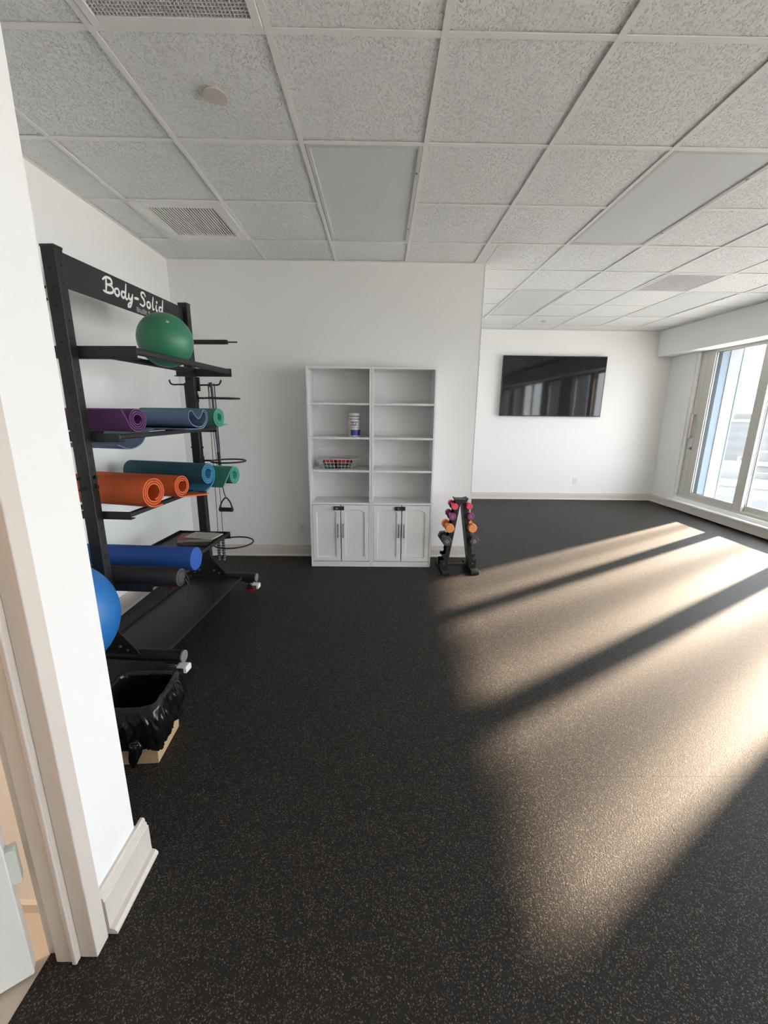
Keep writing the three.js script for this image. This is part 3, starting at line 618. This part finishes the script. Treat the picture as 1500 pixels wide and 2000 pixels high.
  // tiers
  const bracket = (l, y, a0, a1, hgt) => { const s = l ? 1 : -1; return mesh('shelf_bracket', [RB(a0, a1, y - hgt, y, -l - 0.004 + s * 0.0, -l + 0.0, 0.001), RB(a0, a1, y - hgt, y - hgt + 0.004, l ? -l : -l - 0.03, l ? -l + 0.03 : -l, 0.001), RB(-0.05, 0.05, y - 0.075, y + 0.02, -l - 0.03 * (l ? -1 : 1) - 0.003, -l - 0.03 * (l ? -1 : 1) + 0.001, 0.001)], M.steelG, t); };
  for (const [y, a0, a1, hgt, ra, rb, rad] of [[1.735, -0.09, 0.318, 0.056, 0.295, 0.045, 0.016], [1.33, -0.22, 0.175, 0.042, 0.163, -0.2, 0.013], [0.933, -0.22, 0.18, 0.042, 0.168, -0.2, 0.013]]) {
    for (const l of [0, RL]) mesh('shelf_bracket', [RB(a0, a1, y - hgt, y, l ? -l + HZ : -l - HZ - 0.005, l ? -l + HZ + 0.005 : -l - HZ, 0.001), RB(a0, a1, y - hgt, y - hgt + 0.005, l ? -l + HZ : -l - HZ - 0.035, l ? -l + HZ + 0.035 : -l - HZ, 0.001)], M.steelG, t);
    mesh('shelf_rail', [RB(ra - rad, ra + rad, y - 2 * rad - 0.004, y - 0.004, -RL + HZ + 0.004, -HZ - 0.004, rad * 0.6, 3)], M.steelB, t);
    mesh('shelf_rail', [RB(rb - rad, rb + rad, y - 2 * rad - 0.004, y - 0.004, -RL + HZ + 0.004, -HZ - 0.004, rad * 0.6, 3)], M.steelB, t);
  }
  // low tray shelf
  const pan = (name, a0, a1, l0, l1, y, lip) => mesh(name, [B(a0, a1, y - 0.004, y, -l1, -l0), RB(a0, a0 + 0.004, y - 0.004, y + lip, -l1, -l0, 0.001), RB(a1 - 0.004, a1, y - 0.004, y + lip, -l1, -l0, 0.001), RB(a0, a1, y - 0.004, y + lip, -l0 - 0.004, -l0, 0.001), RB(a0, a1, y - 0.004, y + lip, -l1, -l1 + 0.004, 0.001)], M.steelG, t);
  pan('tray_shelf', -0.195, 0.215, HZ, RL - HZ, 0.496, 0.02);
  mesh('shelf_bracket', [RB(-0.19, 0.245, 0.49, 0.535, -HZ - 0.006, -HZ - 0.001, 0.001)], M.steelG, t);
  mesh('shelf_bracket', [RB(-0.19, 0.215, 0.46, 0.5, -RL + HZ, -RL + HZ + 0.005, 0.001)], M.steelG, t);
  pan('bottom_tray', -0.13, 0.285, 0.03, RL - 0.03, 0.125, 0.022);
  // pegs and hooks
  mesh('weight_peg', [RB(HX, 0.295, 1.902, 1.932, -RL - 0.014, -RL + 0.014, 0.006, 3), cyl([0.29, 1.917, -RL], [0.365, 1.917, -RL], 0.005, 10)], M.steelB, t);
  mesh('hook_bar', [tube([[-0.19, 1.66, -RL - 0.045], [-0.178, 1.632, -RL - 0.045], [-0.1, 1.628, -RL - 0.045], [0.12, 1.626, -RL - 0.045], [0.19, 1.632, -RL - 0.045], [0.205, 1.662, -RL - 0.045]], 0.006, 40), RB(-0.045, 0.045, 1.58, 1.68, -RL - 0.045, -RL - HZ, 0.003)], M.steelB, t);
  for (const [y, r, a] of [[1.53, 0.12, 0.225], [1.07, 0.125, 0.235], [0.42, 0.15, 0.225]]) mesh('ball_ring', [new THREE.TorusGeometry(r, 0.006, 10, 56).rotateX(Math.PI / 2).translate(a, y, -RL), cyl([HX - 0.005, y, -RL], [a - r, y, -RL], 0.007, 10), RB(HX - 0.002, HX + 0.006, y - 0.03, y + 0.03, -RL - 0.02, -RL + 0.02, 0.002)], M.steelB, t);
  // small J pegs and the collar on the near upright
  for (const [y, a] of [[1.975, -0.02], [1.925, -0.02], [1.70, -0.02], [1.11, 0.0], [1.055, 0.0]]) mesh('peg', [tube([[a - 0.02, y, HZ - 0.004], [a - 0.025, y, HZ + 0.03], [a - 0.03, y + 0.004, HZ + 0.06], [a - 0.03, y + 0.02, HZ + 0.066]], 0.0065, 16)], M.steelB, t);
  for (const y of [1.115, 1.065]) mesh('bolt', [cyl([HX, y, -0.004], [HX + 0.012, y, -0.004], 0.009, 10)], M.steelB, t);
  for (const y of [1.17, 1.165]) for (const s of [-1, 1]) if (y > 1.166) mesh('bolt', [cyl([s * HX, y, -RL], [s * (HX + 0.014), y, -RL], 0.007, 10)], M.steelB, t);
  // ring that carries the big ball beside the near foot
  mesh('ball_ring', [new THREE.TorusGeometry(0.175, 0.008, 10, 56).rotateX(Math.PI / 2).translate(-0.0576, 0.2925, 0.3267), cyl([-0.01, 0.2925, HZ - 0.004], [-0.035, 0.2925, 0.156], 0.009, 10)], M.steelB, t);
}

// rolled mats: a ribbon profile pushed along the roll's axis
function ribbon(pts, t, s0 = -0.5, s1 = 0.5) {         // closed outline of a sheet between two depths of its thickness
  const n = pts.length, A = [], C = [];
  for (let i = 0; i < n; i++) {
    const p = pts[Math.max(0, i - 1)], q = pts[Math.min(n - 1, i + 1)], L = Math.hypot(q[0] - p[0], q[1] - p[1]) || 1, nx = -(q[1] - p[1]) / L, ny = (q[0] - p[0]) / L;
    A.push(new THREE.Vector2(pts[i][0] + nx * t * s0, pts[i][1] + ny * t * s0)); C.push(new THREE.Vector2(pts[i][0] + nx * t * s1, pts[i][1] + ny * t * s1));
  }
  return new THREE.Shape([...A, ...C.reverse()]);
}
function spiral(r1, turns, pitch, start, tail, dir = 1) {     // from the outer end inwards; tail leaves the roll along its tangent, drooping
  const pts = [], n = Math.round(turns * 34);
  for (let i = 0; i <= n; i++) { const th = start + dir * i / 34 * Math.PI * 2, r = r1 - pitch * i / 34; pts.push([Math.cos(th) * r, Math.sin(th) * r]); }
  if (tail) {
    const a = pts[0], b = pts[1], L = Math.hypot(a[0] - b[0], a[1] - b[1]), d = [(a[0] - b[0]) / L, (a[1] - b[1]) / L], k = 8, tl = [];
    for (let i = k; i >= 1; i--) { const s = tail.len * i / k; tl.push([a[0] + d[0] * s + (tail.cx ?? 0) * s * s, a[1] + d[1] * s + (tail.cy ?? 0) * s * s]); }
    pts.unshift(...tl);
  }
  return pts;
}
function mat(label, colour, pts, t, a1, len, y, l, opt = {}) {
  const o = thing(opt.name ?? 'yoga_mat', label, 'yoga mat', rackAt(a1 - len * Math.cos(opt.turn ?? 0), y, l + len * Math.sin(-(opt.turn ?? 0))), RT + (opt.turn ?? 0), 'rolled mats on the rack');
  if (opt.tilt) o.rotation.z = opt.tilt;
  const m = std(colour, 0.75);
  const ex = (sh) => new THREE.ExtrudeGeometry(sh, { depth: len, bevelEnabled: false, steps: 1 }).rotateY(Math.PI / 2);
  if (opt.inner) { mesh('outer_layer', [ex(ribbon(pts, t, opt.flip ? 0.1 : -0.5, opt.flip ? 0.5 : -0.1))], m, o); mesh('inner_layer', [ex(ribbon(pts, t, opt.flip ? -0.5 : -0.1, opt.flip ? 0.1 : 0.5))], std(opt.inner, 0.75), o); }
  else mesh('sheet', [ex(ribbon(pts, t))], m, o);
  return o;
}
// tier two: purple, grey blue, green
const TURN = -0.17;
mat('purple rolled yoga mat on the rack\'s middle shelf, nearest the front upright', lin(0.115, 0.035, 0.135), spiral(0.060, 3.4, 0.0112, 3.4, { len: 0.07, cx: -2 }, 1), 0.0066, 0.215, 0.61, 1.332 + 0.063, 0.125, { turn: TURN });
{
  const P = [];                                        // loosely folded sheet with a heart shaped end
  const base = [[-0.105, -0.028], [-0.062, -0.030], [0.0, -0.030], [0.04, -0.022], [0.073, 0.02], [0.068, 0.056], [0.044, 0.064], [0.024, 0.036], [0.012, 0.026], [0.0, 0.022], [-0.012, 0.026], [-0.024, 0.036], [-0.046, 0.060], [-0.07, 0.052], [-0.074, 0.02], [-0.05, -0.008], [0.0, -0.021], [0.036, -0.012], [0.062, 0.022], [0.058, 0.05], [0.042, 0.056]];
  const c = new THREE.CatmullRomCurve3(base.map(([x, y]) => V(x * 1.15, y * 1.15, 0)), false, 'centripetal');
  for (let i = 0; i <= 110; i++) { const p = c.getPoint(i / 110); P.push([p.x, p.y]); }
  const o = mat('grey-blue yoga mat with a heart-shaped loose end on the rack', lin(0.145, 0.21, 0.33), P, 0.005, 0.345, 0.61, 1.332 + 0.040, 0.50, { turn: TURN });
  const F = []; const fc = new THREE.CatmullRomCurve3([[-0.105, -0.028], [-0.15, -0.045], [-0.20, -0.098], [-0.27, -0.118], [-0.34, -0.095]].map(([x, y]) => V(x * 1.15, y * 1.15, 0)));
  for (let i = 0; i <= 24; i++) { const p = fc.getPoint(i / 24); F.push([p.x, p.y]); }
  mesh('hanging_flap', [new THREE.ExtrudeGeometry(ribbon(F, 0.005), { depth: 0.40, bevelEnabled: false }).rotateY(Math.PI / 2)], std(lin(0.145, 0.21, 0.33), 0.75), o);
}
mat('green rolled yoga mat behind the grey-blue one on the rack', lin(0.055, 0.215, 0.165), spiral(0.062, 3.4, 0.0112, -1.2, { len: 0.075, cy: -1.5 }, -1), 0.0066, 0.315, 0.61, 1.332 + 0.066, 0.845, { inner: lin(0.10, 0.46, 0.36), flip: true, turn: TURN });
// tier three: two orange, teal, sea green
mat('wide orange rolled yoga mat at the near end of the rack', lin(0.62, 0.105, 0.022), spiral(0.078, 3.0, 0.0128, -1.5, { len: 0.05, cy: 0.2 }, -1), 0.0088, 0.250, 0.61, 0.935 + 0.083, 0.135, { turn: TURN });
mat('slimmer orange rolled yoga mat with a long loose flap', lin(0.62, 0.105, 0.022), spiral(0.064, 2.6, 0.0122, -1.6, { len: 0.26, cy: 0.12 }, -1), 0.0080, 0.255, 0.61, 0.935 + 0.069, 0.405, { turn: TURN });
mat('dark teal rolled yoga mat with a bright blue underside', lin(0.012, 0.085, 0.115), spiral(0.070, 3.1, 0.0122, -0.25, { len: 0.13, cx: -5.5, cy: 2.2 }, 1), 0.0080, 0.275, 0.61, 0.935 + 0.098, 0.70, { inner: lin(0.055, 0.30, 0.52), turn: TURN });
mat('sea green rolled yoga mat farthest along the rack', lin(0.035, 0.205, 0.165), spiral(0.064, 3.0, 0.0120, 2.5, { len: 0.12, cx: -1.0, cy: -1.0 }, -1), 0.0068, 0.355, 0.61, 0.935 + 0.055, 0.93, { inner: lin(0.10, 0.48, 0.37), flip: true, turn: TURN });
// foam roller (blue) and the bagged black roll on the tray shelf
{
  const t = thing('foam_roller', 'long bright blue foam roller on the rack\'s low tray', 'foam roller', rackAt(-0.55 + 0.0, 0.572, 0.335), RT, 'rollers on the tray');
  const r = 0.071, L = 0.885;
  mesh('foam', [new THREE.LatheGeometry([[0.001, 0], [r - 0.004, 0], [r, 0.004], [r, L - 0.004], [r - 0.004, L], [0.001, L]].map((p) => new THREE.Vector2(...p)), 48).rotateZ(-Math.PI / 2)], std(lin(0.018, 0.085, 0.36), 0.7), t);
  const rings = []; for (const q of [0.022, 0.036, 0.052]) rings.push(new THREE.TorusGeometry(q, 0.0014, 6, 40).rotateY(Math.PI / 2).translate(L + 0.0002, 0, 0));
  mesh('end_rings', rings, std(lin(0.03, 0.13, 0.50), 0.7), t);
  t.position.set(...rackAt(-0.549, 0.572, 0.335));
}
{
  const L = 0.60, r = 0.055, t = thing('mat_bag', 'black rolled mat bag with a hanging cord under the blue roller', 'mat bag', rackAt(0.375 - L, 0.496 + r + 0.002, 0.092), RT);
  mesh('bag', [new THREE.LatheGeometry([[0.001, 0], [r * 0.7, 0.004], [r * 0.97, 0.02], [r, 0.05], [r * 0.985, L * 0.4], [r, L - 0.05], [r * 0.96, L - 0.012], [r * 0.7, L + 0.002], [0.001, L - 0.006]].map((p) => new THREE.Vector2(...p)), 36).rotateZ(-Math.PI / 2)], std(lin(0.012, 0.012, 0.013), 0.65), t);
  mesh('end_disc', [new THREE.SphereGeometry(r * 0.9, 28, 10, 0, 6.2832, 0, Math.PI / 2).scale(1, 0.12, 1).rotateZ(-Math.PI / 2).translate(L - 0.004, 0, 0)], std(lin(0.055, 0.055, 0.06), 0.7), t);
  mesh('cord', [tube([[L - 0.01, 0.02, -0.03], [L + 0.012, -0.02, -0.04], [L + 0.006, -0.09, -0.045], [L + 0.0, -0.14, -0.04], [L + 0.012, -0.145, -0.03], [L + 0.018, -0.08, -0.035], [L + 0.004, -0.01, -0.02]], 0.003, 50, 6)], M.steelG, t);
}
// books on the tray
{
  const p = rackAt(0.03, 0.498, 0.93);
  const a = thing('book', 'thick red-spined book lying on the rack tray', 'book', p, RT + 0.25);
  mesh('cover', [RB(-0.12, 0.12, 0, 0.003, -0.085, 0.085, 0.001), RB(-0.12, 0.12, 0.025, 0.028, -0.085, 0.085, 0.001), RB(-0.123, -0.119, 0, 0.028, -0.085, 0.085, 0.001)], std(lin(0.20, 0.028, 0.02), 0.5), a);
  mesh('pages', [B(-0.118, 0.115, 0.003, 0.025, -0.082, 0.082)], std(lin(0.30, 0.28, 0.26), 0.8), a);
  const q = rackAt(0.085, 0.527, 0.93), b = thing('booklet', 'thin pale booklet resting across the red book', 'booklet', q, RT - 0.12);
  mesh('pages', [RB(-0.115, 0.115, 0, 0.006, -0.07, 0.07, 0.001)], std(lin(0.55, 0.53, 0.49), 0.7), b);
  const ct = canvas(256, 160, (g) => { g.fillStyle = '#c9c4b8'; g.fillRect(0, 0, 256, 160); for (let i = 0; i < 40; i++) { const v = rr(70, 170) | 0; g.fillStyle = `rgb(${v},${v - 4},${v - 10})`; g.fillRect(rr(10, 220), 10 + Math.floor(rr(0, 9)) * 16, rr(8, 40), 7); } });
  mesh('printed_cover', [new THREE.PlaneGeometry(0.226, 0.136).rotateX(-Math.PI / 2).translate(0, 0.0063, 0)], std(lin(1, 1, 1), 0.6, { map: ct }), b);
  const c3 = thing('booklet', 'flat dark booklet half under the red book', 'booklet', rackAt(0.08, 0.498, 0.80), RT + 0.08);
  mesh('pages', [RB(-0.1, 0.1, 0, 0.008, -0.05, 0.03, 0.001)], std(lin(0.03, 0.03, 0.032), 0.6), c3);
  mesh('staple', [B(-0.102, -0.0995, 0.003, 0.005, -0.02, 0.0)], M.nickel, c3);
}
// stability balls
function ball(name, label, colour, r, pos, tilt, lines) {
  const t = thing(name, label, 'exercise ball', pos, 0); t.rotation.set(...tilt);
  const pr = [], n = 120;
  for (let i = 0; i <= n; i++) { const th = -Math.PI / 2 + Math.PI * i / n, band = lines.reduce((s, q) => s + Math.exp(-(((th - q) / 0.012) ** 2)), 0); const R = r * (1 + 0.004 * band); pr.push(new THREE.Vector2(Math.max(0.0005, Math.cos(th) * R), Math.sin(th) * R)); }
  mesh('skin', [new THREE.LatheGeometry(pr, 72)], phys(colour, 0.42, { clearcoat: 0.15, clearcoatRoughness: 0.4 }), t);
  mesh('valve_plug', [cyl([0, r * 0.985, 0], [0, r * 1.006, 0], 0.008, 16)], std(lin(0.5, 0.5, 0.5), 0.5), t);
}
ball('exercise_ball', 'green exercise ball resting on the rack\'s top rails', lin(0.028, 0.195, 0.10), 0.150, rackAt(0.17, 1.838, 0.54), [0.9, 0, -0.5], [-1.1, -0.95, -0.8, -0.3, -0.18, -0.06, 0.06, 0.18, 0.3, 0.8, 0.95, 1.1]);
ball('exercise_ball', 'big blue exercise ball beside the near foot of the rack', lin(0.018, 0.17, 0.50), 0.272, [-1.505, 0.505, -1.745], [1.2, 0, 0.6], [-0.9, -0.75, -0.25, -0.1, 0.1, 0.25, 0.75, 0.9]);

// exercise cords on the far upright's hooks
{
  const h = rackAt(0.125, 0, RL + 0.045), X = h[0], Z = h[2];
  const dark = std(lin(0.012, 0.012, 0.013), 0.6);
  const t = thing('resistance_band', 'slate blue resistance tube hanging from the rack hook', 'resistance band', [X, 1.632, Z], RT);
  mesh('tube', [tube([[-0.012, -0.02, 0.0], [0, 0.014, 0.0], [0.008, -0.02, 0.01], [0.012, -0.25, 0.012], [0.02, -0.45, 0.012], [0.022, -0.52, 0.012]], 0.009, 40, 10)], std(lin(0.06, 0.07, 0.11), 0.5), t);
  mesh('clip', [cyl([0.022, -0.50, 0.012], [0.02, -0.60, 0.012], 0.013, 14, 0.008)], dark, t);
  const t2 = thing('resistance_band', 'thin black exercise cord with a foam stirrup handle', 'resistance band', rackAt(0.15, 1.63, RL + 0.045), RT);
  mesh('cord', [tube([[-0.005, -0.01, -0.008], [0, 0.013, 0], [0.004, -0.02, 0.008], [0.005, -0.4, 0.008], [0.01, -0.8, 0.008], [0.025, -0.86, 0.008]], 0.004, 50, 8)], dark, t2);
  mesh('strap', [tube([[-0.035, -0.945, 0.01], [-0.005, -0.88, 0.008], [0.025, -0.855, 0.008], [0.05, -0.88, 0.008], [0.075, -0.945, 0.01]], 0.006, 30, 8)], dark, t2);
  mesh('foam_handle', [new THREE.LatheGeometry([[0.001, -0.055], [0.014, -0.055], [0.017, -0.05], [0.017, -0.028], [0.0155, -0.026], [0.0155, -0.022], [0.017, -0.02], [0.017, 0.002], [0.0155, 0.004], [0.0155, 0.008], [0.017, 0.01], [0.017, 0.05], [0.014, 0.055], [0.001, 0.055]].map((p) => new THREE.Vector2(...p)), 20).rotateZ(Math.PI / 2).translate(0.02, -0.95, 0.01)], dark, t2);
  const t3 = thing('jump_rope', 'jump rope with ribbed grips hanging low by the bottom ring', 'jump rope', rackAt(0.105, 1.63, RL + 0.045), RT);
  mesh('rope', [tube([[-0.004, -1.16, 0.04], [-0.006, -0.8, 0.02], [-0.004, -0.3, 0.01], [0, 0.012, 0], [0.012, -0.3, 0.01], [0.03, -0.8, 0.02], [0.035, -1.16, 0.04]], 0.0025, 90, 6)], dark, t3);
  for (const x of [-0.004, 0.035]) {
    const g = []; g.push(cyl([x, -1.36, 0.05], [x, -1.15, 0.04], 0.010, 14)); const rg = [];
    for (let k = 0; k < 8; k++) rg.push(new THREE.TorusGeometry(0.0115, 0.0035, 6, 16).rotateX(Math.PI / 2).translate(x, -1.34 + k * 0.021, 0.049));
    const gr = mesh('grip', g, std(lin(0.16, 0.16, 0.17), 0.5), t3); mesh('rib_rings', rg, dark, gr);
  }
  const t4 = thing('strap_loop', 'black webbing strap folded over the hook behind the upright', 'strap', rackAt(-0.06, 1.628, RL + 0.045), RT);
  mesh('webbing', [RB(-0.014, 0.014, -0.30, 0.008, -0.012, -0.008, 0.001), RB(-0.014, 0.014, -0.26, 0.008, 0.008, 0.012, 0.001), RB(-0.014, 0.014, 0.006, 0.011, -0.012, 0.012, 0.002)], dark, t4);
  mesh('buckle', [RB(-0.017, 0.017, -0.20, -0.165, 0.011, 0.016, 0.002)], M.nickel, t4);
}

// ------------------------------------------------------------------ waste bin with black liner
{
  const t = thing('waste_bin', 'tan square waste bin lined with a black plastic bag', 'waste bin', [-1.035, 0, -1.555], 0.07);
  const hb = 0.105, ht = 0.122, h = 0.275;
  const bin = new THREE.CylinderGeometry(ht * Math.SQRT2, hb * Math.SQRT2, h, 4, 1, true).rotateY(Math.PI / 4).translate(0, h / 2, 0);
  const binIn = new THREE.CylinderGeometry((ht - 0.006) * Math.SQRT2, (hb - 0.006) * Math.SQRT2, h, 4, 1, true).rotateY(Math.PI / 4).translate(0, h / 2, 0);
  const g2 = prep(binIn), pa = g2.attributes.position.array, na = g2.attributes.normal.array;
  for (let i = 0; i < pa.length; i += 9) for (let c = 0; c < 3; c++) { const x = pa[i + 3 + c]; pa[i + 3 + c] = pa[i + 6 + c]; pa[i + 6 + c] = x; }
  for (let i = 0; i < na.length; i++) na[i] *= -1;
  const bm = std(lin(1, 1, 1), 0.7, { map: woodMap, side: THREE.DoubleSide });
  const flat = prep(bin); flat.computeVertexNormals();
  mesh('shell', [boxUV(flat, 2.5), boxUV(g2, 2.5), boxUV(B(-hb, hb, 0, 0.006, -hb, hb), 2.5)], bm, t);
  // liner: up the inside, over the rim, down the outside with wrinkles and a wavy hem
  const NU = 220, NV = 54, pos = [], idx = [];
  const sq = (th, R, rnd_) => { const c = Math.cos(th), s = Math.sin(th), p = rnd_, k = Math.pow(Math.pow(Math.abs(c), p) + Math.pow(Math.abs(s), p), -1 / p); return [c * k * R, s * k * R]; };
  for (let j = 0; j <= NV; j++) for (let i = 0; i <= NU; i++) {
    const th = i / NU * Math.PI * 2, v = j / NV, nx = Math.cos(th), nz = Math.sin(th);
    const f1 = noise.noise(nx * 3.1 + 5, nz * 3.1, v * 2.0), f2 = noise.noise(nx * 9 + 1, nz * 9, v * 4 + 3), f3 = noise.noise(nx * 26, nz * 26 + 7, v * 9);
    const hem = 0.062 + 0.05 * noise.noise(nx * 1.7 + 2, nz * 1.7, 8.1) + 0.02 * Math.max(0, Math.cos(th - 1.2));
    let R, y;
    if (v < 0.38) { const k = v / 0.38; y = 0.02 + (h + 0.002 - 0.02) * k; R = (hb - 0.03) + (ht - 0.010 - hb + 0.03) * k + 0.012 * f2 * (1 - k) + 0.004 * f3; }
    else if (v < 0.48) { const k = (v - 0.38) / 0.10; y = h + 0.002 + 0.011 * Math.sin(Math.PI * k) + 0.012 * Math.max(0, f1) * Math.sin(Math.PI * k); R = ht - 0.010 + 0.020 * k; }
    else { const k = (v - 0.48) / 0.52; y = h + 0.002 - (h - hem) * k; R = ht + 0.010 + (hb - ht) * k * (1 - hem / h) + 0.004 + 0.016 * Math.sin(Math.PI * Math.min(1, k * 1.1)) * (0.7 + 0.9 * f1) + (0.014 * Math.abs(f2) + 0.010 * f3) * Math.min(1, k * 4); }
    const [x, z] = sq(th, R, 9);
    pos.push(x, y, z);
  }
  for (let j = 0; j < NV; j++) for (let i = 0; i < NU; i++) { const a = j * (NU + 1) + i, b = a + 1, c = a + NU + 1, d = c + 1; idx.push(a, c, b, b, c, d); }
  const bg = new THREE.BufferGeometry(); bg.setAttribute('position', new THREE.Float32BufferAttribute(pos, 3)); bg.setIndex(idx); bg.computeVertexNormals();
  const bagM = phys(lin(0.006, 0.006, 0.007), 0.17, { side: THREE.DoubleSide, specularIntensity: 1 });
  const liner = mesh('liner', [bg], bagM, t);
  // gathered knot and its tail at the front
  const tl = [];
  { const prf = [], n = 26; const cpts = [[0.035, 0.150, 0.128], [0.040, 0.115, 0.140], [0.036, 0.085, 0.140], [0.024, 0.045, 0.138], [0.018, 0.012, 0.136]].map((p) => V(...p)); const cv = new THREE.CatmullRomCurve3(cpts);
    const P2 = [], I2 = [], K = 16; for (let i = 0; i <= n; i++) { const u = i / n, c = cv.getPoint(u), r = 0.006 + 0.016 * Math.sin(Math.PI * Math.min(1, 0.12 + u * 0.9)) + (u < 0.1 ? 0.012 * (0.1 - u) * 10 : 0); for (let k = 0; k <= K; k++) { const a = k / K * 6.2832, w = 1 + 0.28 * Math.sin(a * 5 + u * 4); P2.push(c.x + Math.cos(a) * r * w, c.y + Math.sin(a) * r * 0.25, c.z + Math.sin(a) * r * 0.55 * w); } }
    for (let i = 0; i < n; i++) for (let k = 0; k < K; k++) { const a = i * (K + 1) + k; I2.push(a, a + K + 1, a + 1, a + 1, a + K + 1, a + K + 2); }
    const kg = new THREE.BufferGeometry(); kg.setAttribute('position', new THREE.Float32BufferAttribute(P2, 3)); kg.setIndex(I2); kg.computeVertexNormals(); tl.push(kg); }
  mesh('knot_tail', tl, bagM, liner);
  mesh('knot', [new THREE.TorusKnotGeometry(0.011, 0.006, 48, 8).translate(0.038, 0.122, 0.142)], bagM, liner);
}

// ------------------------------------------------------------------ outside: hazy city far below and slender poles before the facade
{
  structMesh('ground_city', [B(-50, 700, -46, -45, -700, 300)], std(lin(0.55, 0.54, 0.52), 0.95));
  const cols = [lin(0.125, 0.12, 0.115), lin(0.115, 0.118, 0.122), lin(0.135, 0.13, 0.125), lin(0.115, 0.105, 0.10)];
  const wm = std(lin(0.085, 0.09, 0.095), 0.6);
  const spots = [[33, 84, 9, 12, 30], [41, 88, 10, 13, 36], [49, 82, 9, 12, 27], [57, 90, 10, 12, 33], [36, 130, 13, 16, 40], [43.5, 136, 12, 12, 35], [51, 128, 11, 12, 43], [56.5, 134, 12, 16, 38], [34, 200, 20, 22, 50], [41, 210, 20, 22, 44], [48, 205, 19, 22, 54], [55, 212, 20, 22, 47]];
  const words = ['nearest pale', 'grey', 'cream', 'brown', 'low cream', 'flat-roofed', 'long grey', 'small white', 'distant tall', 'farthest', 'wide hazy', 'outermost'];
  spots.forEach(([az, dist, w, d, h], i) => {
    const a = az * Math.PI / 180, t = thing('city_building', `${words[i]} city building far below beyond the window`, 'building', [Math.sin(a) * dist, -45, -Math.cos(a) * dist], -a + 0.05 * (i % 3 - 1), 'hazy city buildings');
    mesh('walls', [B(-w / 2, w / 2, 0, h, -d / 2, d / 2)], std(cols[i % 4], 0.9), t);
    mesh('parapet', [B(-w / 2 - 0.3, w / 2 + 0.3, h, h + 1, -d / 2 - 0.3, -d / 2 + 0.2), B(-w / 2 - 0.3, w / 2 + 0.3, h, h + 1, d / 2 - 0.2, d / 2 + 0.3), B(-w / 2 - 0.3, -w / 2 + 0.2, h, h + 1, -d / 2, d / 2), B(w / 2 - 0.2, w / 2 + 0.3, h, h + 1, -d / 2, d / 2)], std(lin(0.16, 0.158, 0.155), 0.8), t);
    mesh('roof_hut', [B(-w * 0.2, w * 0.12, h, h + 3, -d * 0.2, d * 0.2)], std(lin(0.13, 0.13, 0.13), 0.8), t);
    for (let y = h - 3.2; y > h - 16 && y > 1; y -= 3.4) mesh('window_band', [B(-w / 2 + 1, w / 2 - 1, y, y + 1.5, d / 2 - 0.1, d / 2 + 0.06)], wm, t);
  });
  const pm = std(lin(0.45, 0.46, 0.47), 0.5);
  [[-5.70, 4.5, 0.035, 'thin'], [-4.80, 7.0, 0.062, 'middle'], [-3.79, 9.0, 0.105, 'stout']].forEach(([zz, run, r, w]) => {
    const t = thing('scaffold_pole', `${w} scaffold pole standing outside the window wall`, 'pole', [XO - 0.35 + run, -45, zz - 0.601 * run], 0);
    mesh('shaft', [cyl([0, 0, 0], [0, 58, 0], r, 16)], pm, t);
    mesh('coupler', [cyl([0, 44.2, 0], [0, 44.4, 0], r * 1.25, 16), cyl([0, 52, 0], [0, 52.2, 0], r * 1.25, 16)], M.nickel, t);
  });
}

scene.traverse((o) => { if (o.isMesh) { o.castShadow = true; o.receiveShadow = true; } });
renderer.render(scene, camera);
